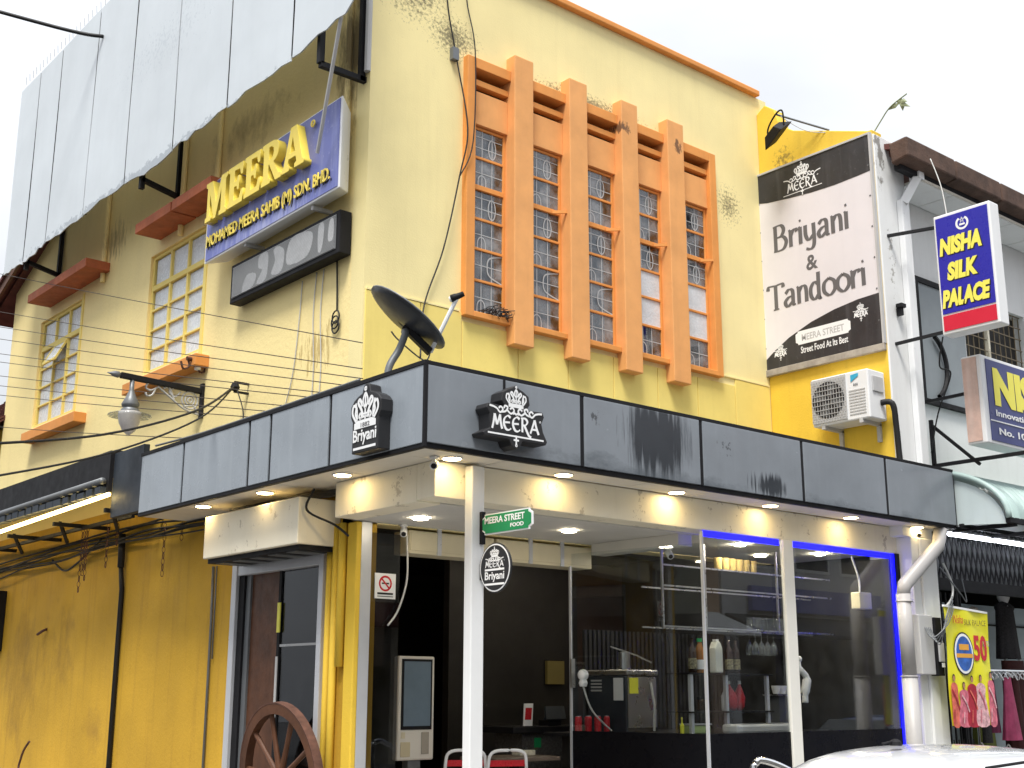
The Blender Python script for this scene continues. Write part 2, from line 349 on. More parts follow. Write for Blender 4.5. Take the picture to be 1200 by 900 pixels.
m_ltgrey = mat('light_grey_plastic', (.5, .5, .5), .5, var=.06, streak=.12)
m_dish = mat('dark_grey_dish', (.045, .048, .055), .4, var=.15)
m_pipe = mat('grey_white_pvc_pipe', (.38, .37, .37), .4, var=.05, streak=.12, scol=(.4, .36, .32))
m_rust = mat('rusty_iron', (.11, .05, .035), .8, var=.4, scale=12)
m_tile = mat('red_brown_roof_tile', (.14, .05, .042), .8, var=.35, scale=6)
m_gutter = mat('weathered_brown_gutter', (.10, .058, .042), .8, var=.4, scale=5, bump=.3, streak=.3, scol=(.03, .02, .015))
m_awn = mat('pale_green_corrugated_sheet', (.40, .52, .50), .45, var=.12, scale=3, streak=.25, scol=(.2, .27, .25))
m_greyboard = mat('grey_shutter_board', (.27, .30, .32), .6, var=.08, streak=.1)
m_blackcab = mat('black_cable', (.012, .012, .013), .6, var=.1)
m_cabbrown = mat('thin_brown_wire', (.055, .04, .03), .6, var=.1)
m_cabwhite = mat('white_cable', (.6, .6, .58), .5)
m_can = mat('red_can', (.55, .02, .03), .3, var=.15, scale=25)
m_screen = mat('blue_grey_screen', (.16, .22, .28), .15, var=.15, scale=3, spec=.6)
m_kiosk = mat('ivory_kiosk_plastic', (.78, .74, .66), .4, var=.03)
m_yelpap = mat('yellow_paper', (.75, .75, .05), .6)
m_dl = emit('warm_downlight', (1, .74, .34), 36)
m_bar = emit('bar_fill_light', (1, .88, .66), 260)  # strong glow for the added bar lights
m_film = mat('black_glossy_film', (.006, .006, .008), .3, var=.1, spec=.12)
m_dlin = emit('inner_downlight', (1, .86, .62), 40)
m_ledblue = emit('blue_led', (.004, .004, 1.0), 1.7)
m_ledwarm = emit('warm_led_strip', (1, .74, .30), 7)
m_tube = emit('cool_white_tube', (.86, .9, 1), 9)
m_asph = mat('asphalt', (.05, .05, .052), .9, var=.25, scale=6, bump=.3, bscale=120)
m_pave = mat('pavement_concrete', (.3, .29, .27), .85, var=.2, scale=3, bump=.1)
m_linep = mat('road_paint', (.75, .75, .72), .7)
m_cloth_pink = mat('pink_fabric', (.45, .07, .16), .8, var=.3, scale=8)
m_cloth_mag = mat('dark_magenta_fabric', (.12, .015, .05), .85, var=.3, scale=8)
m_cloth_dk = mat('black_patterned_fabric', (.02, .018, .02), .8, var=.8, scale=60)
m_cloth_or = mat('maroon_fabric', (.05, .012, .012), .9, var=.3, scale=8)
m_leaf = mat('pale_leaf', (.30, .34, .20), .6)

# ------------------------------------------------------------------ ground
struct(MB().box(-60, 60, -80, 60, -.3, 0).build('road', m_asph))
struct(MB().box(-3.0, 40, -3.25, .0, .004, .15).box(-1.4, 0, 0, 40, .004, .15).build('pavement', m_pave))
mb = MB()
for i in range(56): mb.box(-3.0 + i * .6, -3.0 + i * .6 + .58, -3.4, -3.252, .004, .155)
o = struct(mb.build('kerb', m_pave))
for i in range(9): struct(MB().box(-14 + i * 4, -12 + i * 4, -8.06, -7.94, -.05, .004).build('road_marking', m_linep))
struct(MB().box(-40, 40, -18, -13, .002, .15).build('far_pavement', m_pave))

# ------------------------------------------------------------------ corner shophouse
shop = thing('corner_shophouse', 'two storey pale yellow corner shophouse with orange finned windows', 'building')
def wall_cells(mb, fixed, lo, hi, ax, u0, u1, v0, v1, holes):
    us = sorted({u0, u1, *[h[0] for h in holes], *[h[1] for h in holes]}); vs_ = sorted({v0, v1, *[h[2] for h in holes], *[h[3] for h in holes]})
    for a, b in zip(us, us[1:]):
        for c, d in zip(vs_, vs_[1:]):
            if any(h[0] - 1e-6 <= a and b <= h[1] + 1e-6 and h[2] - 1e-6 <= c and d <= h[3] + 1e-6 for h in holes): continue
            if ax == 'y': mb.box(a, b, lo, hi, c, d)
            else: mb.box(lo, hi, a, b, c, d)
    return mb
WF = [(1.12, 1.54), (1.775, 2.245), (2.485, 2.965), (3.20, 3.65), (3.90, 4.37)]     # bays between the fins
mb = MB(); wall_cells(mb, 0, 0, .2, 'y', 0, 5.5, 3.02, 8.44, [(a - .03, b + .03, 4.96, 7.37) for a, b in WF])
mb.build('front_wall', m_yel, shop)
SW = [(2.98, 4.33, 5.06, 6.42), (6.28, 7.68, 5.0, 6.42)]
mb = MB(); wall_cells(mb, 0, 0, .2, 'x', .2, 8.8, 3.62, 7.0, SW)
mb.prism([(.2, 7.0), (8.8, 7.0), (8.8, 7.12), (7.8, 7.55), (5.6, 8.44), (.2, 8.44)], (.0, 0, 0), (0, 1, 0), (0, 0, 1), .2)
mb.build('side_wall', m_yel_side, shop)
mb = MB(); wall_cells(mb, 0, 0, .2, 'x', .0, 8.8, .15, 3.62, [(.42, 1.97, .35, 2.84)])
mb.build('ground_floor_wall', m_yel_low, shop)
MB().box(5.3, 5.5, .2, 8.8, .15, 8.44).box(.2, 5.3, 8.6, 8.8, .15, 7.0).build('rear_wall', m_yel_side, shop)
MB().box(.2, 5.3, .2, 8.6, 3.3, 3.4).box(.2, 5.3, .2, 6.0, 7.9, 8.0).build('floor_slab', m_dark, shop)
MB().box(-.05, 5.33, -.06, .24, 8.442, 8.51).box(-.05, .24, .24, 5.6, 8.442, 8.51).build('parapet_coping', m_or, shop, bevel=.012)
for i in range(7):                                                   # roof tiles along the verge behind the billboard
    pass
mb = MB()
for k in range(12):
    y = 5.7 + k * .32; z = 8.44 - (y - 5.6) * .415
    mb.bar((-.16, y, z + .06), (-.16, y + .37, z - .09), .22, .05); mb.bar((-.05, y, z + .10), (-.05, y + .37, z - .05), .2, .04)
stuff(mb.build('verge_tiles', m_tile, shop))
MB().bar((-.22, 5.7, 8.38), (-.22, 9.4, 6.85), .04, .16).build('barge_board', m_wood, shop)
MB().prism([(5.7, 8.46), (9.5, 6.88), (9.5, 6.8), (5.7, 8.38)], (-.1, 0, 0), (0, 1, 0), (0, 0, 1), 5.5).build('roof', m_tile, shop)
# yellow boards under the window group, joints recessed
js = [.012, .58, 1.03, 1.68, 2.30, 2.90, 3.52, 4.12, 4.72, 5.31]
for a, b in zip(js, js[1:]): MB().box(a + .006, b - .006, -.012, .004, 3.9, 4.885 if 1.0 < a < 4.6 else 4.96).build('wall_board', m_yel_panel, shop, bevel=.003)
[MB().box(a, b, -.016, .0, 4.965, 4.98).build('joint_strip', m_yel, shop) for a, b in ((.02, 1.0), (4.5, 5.3))]
# orange window group
sur = MB().box(1.02, 1.12, -.07, .19, 4.93, 7.45).box(4.37, 4.475, -.07, .19, 4.93, 7.45)
for a, b in WF: sur.box(a, b, -.07, .19, 7.345, 7.45).box(a, b, -.07, .19, 4.93, 4.985)
sur = sur.build('window_surround', m_or, shop, bevel=.006)
for x0, x1 in ((1.54, 1.775), (2.245, 2.485), (2.965, 3.20), (3.65, 3.90)):
    MB().box(x0, x1, -.125, .19, 4.745, 7.605).build('fin', m_or_fin, sur, bevel=.008)
for a, b in WF:
    w = MB().box(a, b, -.02, .06, 6.81, 7.14).build('spandrel_panel', m_or_fin, sur, bevel=.004)
    MB().box(a, b, -.03, .05, 7.195, 7.255).build('louvre_slat', m_or, sur, bevel=.004)
    MB().box(a, b, .1, .12, 7.14, 7.345).build('vent_back', m_recess, sur)
LEAD = mat('pale_leadwork', (.45, .47, .48), .5)
def lead_pattern(x0, x1, z0, z1, kind):
    w, h = x1 - x0, z1 - z0; st = []
    for fx in (.33, .66): st.append(([(x0 + fx * w, z0), (x0 + fx * w, z1)], .011, False))
    for fz in ((.5,) if kind else (.35, .75)): st.append(([(x0, z0 + fz * h), (x1, z0 + fz * h)], .009, False))
    if kind == 0: st.append(([(x0 + .66 * w + .3 * w * .33 * math.cos(t) * 1.2, z0 + .42 * h + .36 * h * math.sin(t)) for t in [i * .7 for i in range(10)]], .012))
    elif kind == 1: st.append(([(x0 + .2 * w, z0), (x0 + .22 * w, z0 + .3 * h), (x0 + .33 * w, z0 + .42 * h), (x0 + .44 * w, z0 + .3 * h), (x0 + .46 * w, z0)], .012))
    else: st.append(([(x1, z0 + .02 * h), (x0 + .6 * w, z0 + .2 * h), (x0 + .52 * w, z0 + .5 * h), (x0 + .6 * w, z0 + .82 * h), (x1, z0 + .98 * h)], .014))
    return st
for wi, (a, b) in enumerate(WF):
    a2, b2 = a + .03, b - .03; zs = [6.79, 6.50, 6.19, 5.90, 5.61, 5.31, 5.0]
    f = MB().box(a, a2, .01, .05, 4.985, 6.81).box(b2, b, .01, .05, 4.985, 6.81)
    for i, z in enumerate(zs): f.box(a2, b2, .002 if i == 2 else .012, .045, z - .012, z + (.035 if i == 2 else .012))
    win = f.build('window', m_or, shop, bevel=.003)
    for i in range(6):
        z1, z0 = zs[i] - .012, zs[i + 1] + (.035 if i + 1 == 2 else .012)
        papered = (wi, i) in ((3, 3), (4, 3), (4, 4), (3, 4))
        MB().box(a2, b2, .026, .032, z0, z1).build('pane', m_frost if papered else m_pane, win)
        if not papered:
            ribbons(lead_pattern(a2, b2, z0, z1, (0, 1, 0, 1, 2, 1)[i]), LEAD, win, (0, .0245, 0), (1, 0, 0), (0, 0, 1), name='leadwork')
    if wi >= 1: MB().bar((b2 - .1, .0, 6.19), (b2 + .03, -.07, 6.205), .016, .03).build('stay_bar', m_or, win)
cb = MB()                                                             # curtains inside the front windows
n = 160
for i in range(n): 
    x0 = .6 + i * 4.3 / n; x1 = x0 + 4.3 / n; y0 = .28 + .03 * math.sin(i * 1.3); y1 = .28 + .03 * math.sin((i + 1) * 1.3)
    cb.add([(x0, y0, 4.8), (x1, y1, 4.8), (x1, y1, 7.0), (x0, y0, 7.0)], [(0, 1, 2, 3)])
cb.build('curtain', m_drape, shop)
# side windows
def side_window(y0, y1, z0, z1, hood, sill):
    fr = MB(); t = .04
    fr.box(.03, .1, y0, y0 + t, z0, z1).box(.03, .1, y1 - t, y1, z0, z1).box(.03, .1, y0 + t, y1 - t, z1 - t, z1).box(.03, .1, y0 + t, y1 - t, z0, z0 + t)
    zt = z1 - .38; fr.box(.025, .1, y0 + t, y1 - t, zt - .03, zt + .03)
    ys = [y0 + t + (y1 - y0 - 2 * t) * k / 3 for k in range(4)]
    for y in ys[1:3]: fr.box(.028, .095, y - .018, y + .018, z0 + t, z1 - t)
    lower = [z0 + t + (zt - .03 - z0 - t) * k / 4 for k in range(5)]
    for z in lower[1:4]: fr.box(.035, .09, y0 + t, y1 - t, z - .011, z + .011)
    win = fr.build('side_window', m_yel_panel, shop, bevel=.003)
    for a, b in zip(ys, ys[1:]):
        for c, d in list(zip(lower, lower[1:])) + [(zt + .03, z1 - t)]:
            MB().box(.058, .064, a + .018, b - .018, c + .008, d - .008).build('pane', m_frost, win)
    MB().box(-.15, .0, *sill, z0 - .22, z0 - .1).build('sill', m_or, win, bevel=.006)
    for a, b in hood: MB().prism([(a, 0), (b, 0), (b, .11), (a, .11)], (-.30, 0, z1 + .14), (0, 1, 0), (0, 0, 1), .30).build('hood', m_or_dark, win, bevel=.006)
    MB().box(-.012, .03, y0 - .06, y0, z0 - .1, z1 + .05).build('reveal_trim', m_yel_panel, win)
side_window(2.98, 4.33, 5.06, 6.42, [(2.35, 3.22), (3.25, 4.12)], (2.75, 4.5))
side_window(6.28, 7.68, 5.0, 6.42, [(5.5, 7.4)], (5.85, 7.6))
sash = MB().bar((.03, 6.78, 6.00), (-.10, 6.78, 5.74), .025).bar((.03, 7.18, 6.00), (-.10, 7.18, 5.74), .025).bar((-.10, 6.77, 5.74), (-.10, 7.19, 5.74), .025).bar((.03, 6.77, 6.0), (.03, 7.19, 6.0), .025).build('open_sash', m_yel_panel, shop)
MB().add([(.025, 6.79, 5.99), (.025, 7.17, 5.99), (-.095, 7.17, 5.75), (-.095, 6.79, 5.75), (.02, 6.79, 5.986), (.02, 7.17, 5.986), (-.1, 7.17, 5.746), (-.1, 6.79, 5.746)], [(0, 1, 2, 3), (7, 6, 5, 4), (0, 4, 5, 1), (1, 5, 6, 2), (2, 6, 7, 3), (3, 7, 4, 0)]).build('pane', m_frost, sash)

# ------------------------------------------------------------------ canopy of grey panels
can = thing('shop_canopy', 'grey glass fascia canopy with black joints wrapping the shop corner', 'canopy', (-.6, -1.717, 3.3))
xs = [-.6, .856, 2.187, 3.519, 4.8, 6.0]
for a, b in zip(xs, xs[1:]): MB().box(a + .022, b - .022, -1.717, -1.69, 3.335, 3.87).build('panel', m_fas, can, bevel=.004)
ysd = [-1.717, -.522, .367, .717, 1.917, 2.815]
for a, b in zip(ysd, ysd[1:]): MB().box(-.6, -.573, a + .02, b - .02, 3.33, 3.87).build('panel', m_fas_side, can, bevel=.004)
fr = MB().box(-.594, 6.0, -1.70, -1.66, 3.30, 3.336).box(-.594, 6.0, -1.712, -1.66, 3.869, 3.902).box(-.594, -.55, -1.66, 2.815, 3.3, 3.331).box(-.606, -.55, -1.717, 2.815, 3.869, 3.902)
for x in xs[1:-1]: fr.box(x - .021, x + .021, -1.709, -1.67, 3.336, 3.869)
fr.box(5.979, 6.0, -1.713, -.1, 3.336, 3.869)
for y in ysd[1:-1]: fr.box(-.590, -.56, y - .019, y + .019, 3.331, 3.869)
fr.box(-.604, -.578, -1.721, -1.695, 3.3, 3.9)
fr.build('frame', m_black, can, bevel=.003)
MB().box(-.57, 6.0, -1.66, -.01, 3.84, 3.868).box(-.55, -.01, -.01, 2.8, 3.84, 3.868).build('roof_sheet', m_grey, can)
MB().box(-.58, -.52, 2.815, 3.5, 3.36, 4.0).build('end_panel', m_navy, can, bevel=.004)
for k in range(9):
    a = -.56 + k * .73; b = min(a + .72, 5.97)
    MB().box(a, b, -1.658, -1.37, 3.302, 3.318).build('soffit_board', m_soffit, can, bevel=.002)
for k in range(5):
    a = -1.36 + k * .836; MB().box(-.548, -.012, a, a + .826, 3.302, 3.318).build('soffit_board', m_soffit, can, bevel=.002)
for x, y in ((-.41, -.42), (-.42, .73), (-.45, 1.77), (.85, -1.51), (2.12, -1.49), (3.29, -1.52), (4.46, -1.53), (-.2, -1.5), (5.55, -1.53)):
    d = MB().lathe([(.062, 0), (.066, .004), (.066, .010)], (x, y, 3.290), n=20).build('downlight', m_dl, can)
    MB().torus((x, y, 3.297), (0, 0, 1), .07, .007, 20, 5).build('trim_ring', m_whitemetal, d, smooth=True)

# ------------------------------------------------------------------ shopfront: beam, posts, glass
sf = thing('shopfront', 'open glazed shopfront under cream beam with dark base panels and blue light strip', 'shopfront', (2.5, -1.37, .15))
MB().box(-.245, 5.55, -1.367, -1.15, 3.04, 3.30).box(-.245, -.03, -1.149, -.07, 3.025, 3.298).build('beam', m_cream, sf, bevel=.006)
MB().box(.015, .13, -1.46, -1.375, .15, 3.28).build('post', m_whitemetal, sf, bevel=.008)
MB().box(3.62, 3.76, -1.385, -1.345, .15, 3.04).build('mullion', mat('mullion_cream', (.8, .79, .74), .4, var=.05), sf, bevel=.005)
MB().box(-.03, 5.3, -1.149, .0, 3.03, 3.06).build('porch_ceiling', m_ceil, sf)
MB().box(2.53, 2.70, -1.12, -.05, 2.93, 3.029).build('ceiling_rib', m_ceil, sf)
MB().box(2.565, 3.618, -1.362, -1.352, 1.385, 3.035).build('glass_pane', m_shop, sf)
MB().box(3.765, 5.37, -1.362, -1.352, 1.385, 3.035).build('glass_pane', m_shop, sf)
MB().box(2.57, 3.618, -1.365, -1.345, .36, 1.383).build('base_panel', m_film, sf)
MB().box(3.765, 5.37, -1.365, -1.345, .36, 1.383).build('base_panel', m_film, sf)
MB().add([(2.55, -1.345, 1.385), (2.31, 0, 1.385), (2.31, 0, 2.93), (2.55, -1.345, 2.93), (2.558, -1.345, 1.385), (2.318, 0, 1.385), (2.318, 0, 2.93), (2.558, -1.345, 2.93)],
         [(0, 1, 2, 3), (4, 5, 6, 7), (0, 3, 7, 4), (1, 2, 6, 5), (0, 1, 5, 4), (3, 2, 6, 7)]).build('side_glass', m_shop, sf)
MB().add([(2.548, -1.345, .36), (2.308, 0, .36), (2.308, 0, 1.383), (2.548, -1.345, 1.383), (2.568, -1.345, .36), (2.328, 0, .36), (2.328, 0, 1.383), (2.568, -1.345, 1.383)],
         [(0, 1, 2, 3), (4, 5, 6, 7), (0, 3, 7, 4), (1, 2, 6, 5), (0, 1, 5, 4), (3, 2, 6, 7)]).build('base_panel', m_film, sf)
MB().box(2.545, 2.563, -1.372, -1.346, .36, 3.03).build('corner_trim', m_alu, sf)
MB().box(2.30, 2.315, -.012, .012, .36, 2.82).build('mullion', m_alu, sf)
MB().box(2.285, 2.33, -.03, -.012, 1.75, 2.0).build('door_pull', m_steel, sf)
MB().box(.03, .13, -.04, .06, .35, 3.025).build('door_frame', m_alu, sf, bevel=.005)
MB().box(.135, .43, -.005, .005, .36, 2.95).build('glass_pane', m_shopdk, sf)
MB().box(2.57, 3.58, -1.368, -1.360, 2.985, 3.036).build('light_strip', m_ledblue, sf)
MB().box(3.77, 5.30, -1.368, -1.360, 2.985, 3.036).build('light_strip', m_ledblue, sf)
MB().box(5.315, 5.372, -1.370, -1.362, 1.0, 3.036).build('light_strip', m_ledblue, sf)
MB().box(5.375, 5.43, -1.39, -1.32, .15, 3.04).build('end_frame', m_black, sf)
# cream shutter boxes under the ceiling
for a, b in ((.52, 1.42), (1.45, 2.58)):
    bx = MB().box(a, b, .0, .22, 2.81, 3.0).build('shutter_box', m_cream2, sf, bevel=.006)
    w = (b - a) / 3
    for k in range(3): MB().box(a + k * w + .012, a + (k + 1) * w - .012, -.008, .0, 2.835, 2.985).build('cover_panel', m_cream2, bx, bevel=.003)
    for k in (1, 2): MB().box(a + k * w - .02, a + k * w + .02, -.016, -.002, 2.81, 3.03).build('strap', m_alu, bx)
# pillar pipes at the corner
for i, (y, r_, z0) in enumerate(((.31, .028, .15), (.22, .03, .15), (.13, .034, 1.9))):
    MB().tube([(-.035, y, z0), (-.035, y, 3.02)], r_, 12).build('pipe', m_yel_deep, sf, smooth=True)
MB().box(-.02, .03, -.045, .09, .15, 3.02).build('corner_pilaster', m_yel_deep, sf, bevel=.01)
# side door
sd = thing('side_door', 'brown and black glazed side door in pale aluminium frame behind the wheel', 'door', (0, 1.2, .35))
MB().box(-.03, .1, .42, .49, .35, 2.84).box(-.03, .1, 1.88, 1.97, .35, 2.84).box(-.02, .1, .49, 1.88, 2.72, 2.84).build('frame', m_alu, sd, bevel=.005)
MB().box(.0, .08, 1.78, 1.878, .35, 2.72).build('shutter_track', m_black, sd)
MB().box(.02, .06, 1.70, 1.775, .35, 2.72).build('stile', m_grey, sd)
MB().box(.04, .08, 1.22, 1.70, .35, 2.72).build('wood_panel', m_wood, sd)
MB().box(.03, .06, 1.18, 1.22, .35, 2.72).build('stile', m_black, sd)
MB().box(.044, .05, .49, 1.18, .36, 2.718).build('pane', m_shopdk, sd)
MB().box(.022, .03, 1.185, 1.215, 1.5, 2.0).build('handle', m_ltgrey, sd)
MB().box(.02, .03, 1.17, 1.215, 2.2, 2.45).build('yellow_sticker', m_print_y, sd)
MB().box(.034, .046, .49, 1.18, 2.08, 2.1).build('rail', m_steel, sd)
sb = thing('door_shutter_box', 'cream peeling roller shutter box above the side door', 'shutter box', (0, 1, 2.83))
MB().box(-.40, -.002, .22, 1.82, 2.84, 3.21).build('housing', m_cream, sb, bevel=.008)
MB().box(-.36, -.03, .25, 1.8, 2.80, 2.838).build('slot', m_black, sb)
for k in range(5): MB().box(-.33, -.06, .35 + k * .3, .5 + k * .3, 2.792, 2.80).build('slat', m_grey, sb)

# ------------------------------------------------------------------ interior
struct(MB().box(.21, 5.28, .0, 8.5, .15, .35).box(-.1, 5.37, -1.34, -.001, .152, .345).build('shop_floor', m_floor))
struct(MB().box(.21, 5.28, 5.0, 5.1, .35, 3.29).build('back_wall', m_dark))
struct(MB().box(5.19, 5.29, .0, 5.0, .35, 3.2).box(5.38, 5.5, -1.3, .0, .35, 3.0).build('right_interior_wall', m_dark))
struct(MB().box(.21, 5.19, .0, 5.0, 3.2, 3.26).build('interior_ceiling', m_dark))
struct(MB().box(2.62, 4.45, 2.2, 2.3, .35, 3.19).build('inner_wall', m_dark)); struct(MB().box(4.452, 5.18, 2.2, 2.3, 1.45, 3.15).build('brown_wall_panel', m_brown))
struct(MB().box(.9, 1.6, 1.9, 1.95, 1.95, 2.85).build('timber_partition', m_brown))
mb = MB()
for k in range(36): mb.box(3.0 + k * .06, 3.0 + k * .06 + .035, .55, .58, .4, 2.3)
stuff(mb.build('dark_slat_screen', mat('slat_black', (.03, .03, .03), .4), None))
for i, (x, y) in enumerate(((1.68, -.67), (.28, -.48), (2.95, -.66), (4.4, -.5))):
    d = MB().lathe([(.06, 0), (.062, .012)], (x, y, 3.015), n=18).build('ceiling_downlight', m_dlin); tag(d, 'round warm downlight recessed in porch ceiling', 'light', 'porch ceiling lights')
for x, y in ((3.55, -.95), (4.75, -.95)):
    d = MB().lathe([(.045, 0), (.047, .012)], (x, y, 3.015), n=18).build('bar_fill_light', m_bar); tag(d, 'bright warm light added to brighten the bar glass rack', 'light', 'added bar lights')  # added lights, placed to brighten the bar and its glasses
for x, y in ((1.68, 1.38), (3.07, 1.38), (3.7, 1.5), (4.6, .8)):
    d = MB().lathe([(.06, 0), (.062, .02)], (x, y, 3.17), n=18).build('room_downlight', m_dlin); tag(d, 'small warm downlight inside the dark room', 'light', 'room ceiling lights')

kk = thing('order_kiosk', 'ivory self order kiosk with tall blue grey screen', 'kiosk', (1.04, .65, .35))
MB().box(.855, 1.235, .58, .66, 1.15, 2.01).build('housing', m_kiosk, kk, bevel=.015)
MB().box(.885, 1.205, .574, .582, 1.40, 1.985).build('bezel', m_black, kk)
MB().box(.905, 1.185, .569, .575, 1.43, 1.965).build('screen', m_screen, kk)
MB().box(1.10, 1.18, .572, .579, 1.2, 1.38).build('card_reader', mat('kiosk_recess', (.4, .36, .3), .5), kk, bevel=.004)
MB().box(.885, .985, .574, .579, 1.18, 1.3).build('receipt_flap', mat('kiosk_flap', (.62, .54, .36), .5), kk, bevel=.003)
MB().box(.89, .93, .575, .579, 1.33, 1.38).build('label_plate', m_cream2, kk)
MB().box(.98, 1.11, .6, .68, .37, 1.15).box(.85, 1.24, .5, .85, .35, .37).build('stand', m_grey, kk)
def chair(x, y, rz, label, seatc):
    t = thing('metal_chair', label, 'chair', (x, y, .35), 'dining chairs')
    t.rotation_euler.z = rz; ROOT[t.name] = Vector((0, 0, 0)); L = lambda mb, nm, m, **k: mb.build(nm, m, t, **k)
    for s in (-1, 1):
        L(MB().tube([(s * .19, -.19, 0), (s * .185, -.18, .45)], .012), 'leg', m_print_w); L(MB().tube([(s * .19, .2, 0), (s * .18, .19, .45)], .012), 'leg', m_print_w)
    L(MB().box(-.2, .2, -.2, .2, .45, .48), 'seat', seatc, bevel=.01)
    L(MB().tube(smooth_pts([(-.18, .19, .45), (-.17, .23, .75), (-.14, .245, .87), (0, .25, .89), (.14, .245, .87), (.17, .23, .75), (.18, .19, .45)], 5), .014), 'back_frame', m_print_w, smooth=True)
    L(MB().box(-.165, .165, .215, .235, .76, .81), 'back_slat', m_can); L(MB().box(-.165, .165, .20, .222, .64, .73), 'back_slat', m_print_w)
    return t
chair(1.40, .40, R(150), 'white tube framed chair with red slat before the kiosk', m_can)
chair(1.62, .18, R(160), 'white tube framed chair with red slat behind white post', m_print_y)
tb = thing('dining_table', 'brown wood topped table with clear food tray', 'table', (2.05, .3, .35))
MB().box(1.55, 2.285, .12, .62, 1.13, 1.165).build('table_top', m_tablet, tb, bevel=.006)
MB().box(1.9, 1.96, .3, .36, .37, 1.13).box(1.7, 2.16, .1, .56, .35, .37).build('pedestal', m_black, tb)
tr = thing('takeaway_tray', 'clear plastic box of pale food on brown table', 'food box', (2.1, .4, 1.165))
MB().prism([(-.09, -.06), (.09, -.06), (.09, .06), (-.09, .06)], (2.08, .38, 1.166), (1, 0, 0), (0, 1, 0), .05).build('food', mat('pale_food', (.7, .65, .5), .6, var=.3, scale=30), tr, bevel=.01)
MB().box(1.98, 2.18, .30, .46, 1.217, 1.24).build('lid', m_shop, tr)
ct = thing('cashier_counter', 'grey granite cashier counter with black overhanging top', 'counter', (2.8, 1.2, .35))
MB().box(2.55, 3.6, .95, 1.35, .35, 1.33).build('body', m_gran, ct); MB().box(2.38, 3.7, .88, 1.4, 1.335, 1.395).build('top', m_black, ct, bevel=.006)
MB().box(2.70, 2.78, .938, .949, 1.2, 1.29).build('green_sticker', m_green, ct)
st = thing('menu_stand', 'small red and white upright card stand on counter', 'card stand', (2.62, .98, 1.395))
MB().prism([(0, 0), (.11, 0), (.14, .21), (.03, .21)], (2.57, .95, 1.397), (1, 0, .0), (0, .1, 1), -.012).build('card', m_print_w, st)
MB().prism([(.02, .06), (.10, .06), (.12, .17), (.04, .17)], (2.57, .9485, 1.397), (1, 0, .0), (0, .1, 1), -.001).build('red_print', m_can, st)
MB().box(2.57, 2.72, .94, 1.0, 1.395, 1.40).build('foot', m_black, st)
pos = thing('cash_terminal', 'black tilted touch screen till on the counter', 'till', (3.0, 1.05, 1.395))
MB().box(2.93, 3.1, 1.0, 1.15, 1.396, 1.45).build('base', m_black, pos, bevel=.006)
MB().prism([(0, 0), (.26, 0), (.26, .02), (0, .02)], (2.87, .97, 1.46), (1, 0, 0), (0, .4, 1), -.03).prism([(0, 0), (.26, 0), (.30, .15), (.05, .15)], (2.87, .96, 1.46), (1, 0, 0), (0, .5, .8), -.02).build('screen', m_navy, pos)
# bar behind the side glass
bc = thing('bar_counter', 'black topped bar counter behind the dark base panels', 'counter', (3.9, -.2, .35))
MB().box(2.58, 5.15, -.62, .42, .4, 1.33).build('body', m_dark, bc); MB().box(2.4, 5.17, -.0, .47, 1.331, 1.36).box(2.62, 5.17, -1.0, -.001, 1.331, 1.36).build('top', m_black, bc, bevel=.004)
for i in range(7):
    c = thing('drink_can', 'red soft drink can in the row beside the machine', 'can', (2.46 + i * .06, .08 + (i % 2) * .05, 1.36), 'row of red cans')
    x, y = 2.46 + i * .06, .08 + (i % 2) * .05
    MB().lathe([(.02, 0), (.028, .008), (.028, .125), (.021, .14)], (x, y, 1.361), n=12).build('body', m_can, c, smooth=False); MB().lathe([(.021, 0), (.02, .003)], (x, y, 1.5015), n=12).build('lid', m_steel, c)
mc = thing('drinks_machine', 'square black and steel machine with papers taped on its side', 'machine', (3.1, .1, 1.36))
MB().box(2.9, 3.3, -.1, .4, 1.361, 1.86).build('body', m_navy, mc, bevel=.01)
MB().box(2.89, 3.31, -.12, .41, 1.862, 1.915).build('lid', m_steel, mc, bevel=.012)
MB().box(2.915, 3.285, -.106, -.1, 1.40, 1.85).build('front_panel', m_steel, mc)
MB().box(2.892, 2.899, -.06, .06, 1.64, 1.84).build('white_notice', m_print_w, mc); MB().box(2.93, 3.04, -.113, -.107, 1.70, 1.84).build('yellow_notice', m_yelpap, mc)
for k in range(4): MB().box(2.893, 2.9, .22, .36, 1.72 + k * .03, 1.735 + k * .03).build('vent_slot', m_ltgrey, mc)
MB().lathe([(.055, 0), (.055, .16)], (3.08, .1, 1.916), n=16).build('hopper', m_steel, mc); MB().tube([(3.0, .2, 2.13), (3.16, .02, 2.05), (3.24, -.1, 1.98)], .009).build('lever', m_chrome, mc)
MB().tube([(3.2, -.12, 1.8), (3.21, -.15, 1.6), (3.22, -.13, 1.37)], .012).build('hose', m_cabwhite, mc)
wl = thing('globe_lamp', 'small white globe lamp with a trailing white cord', 'lamp', (2.32, -.06, 1.7))
MB().ball((2.36, -.10, 1.86), .05, 14).build('globe', m_print_w, wl, smooth=True); MB().lathe([(.03, 0), (.04, .03), (.03, .06)], (2.36, -.10, 1.76), n=14).build('socket', m_print_w, wl)
MB().tube(smooth_pts([(2.36, -.1, 1.76), (2.45, -.12, 1.55), (2.68, -.12, 1.38)], 6), .008).build('cord', m_cabwhite, wl)
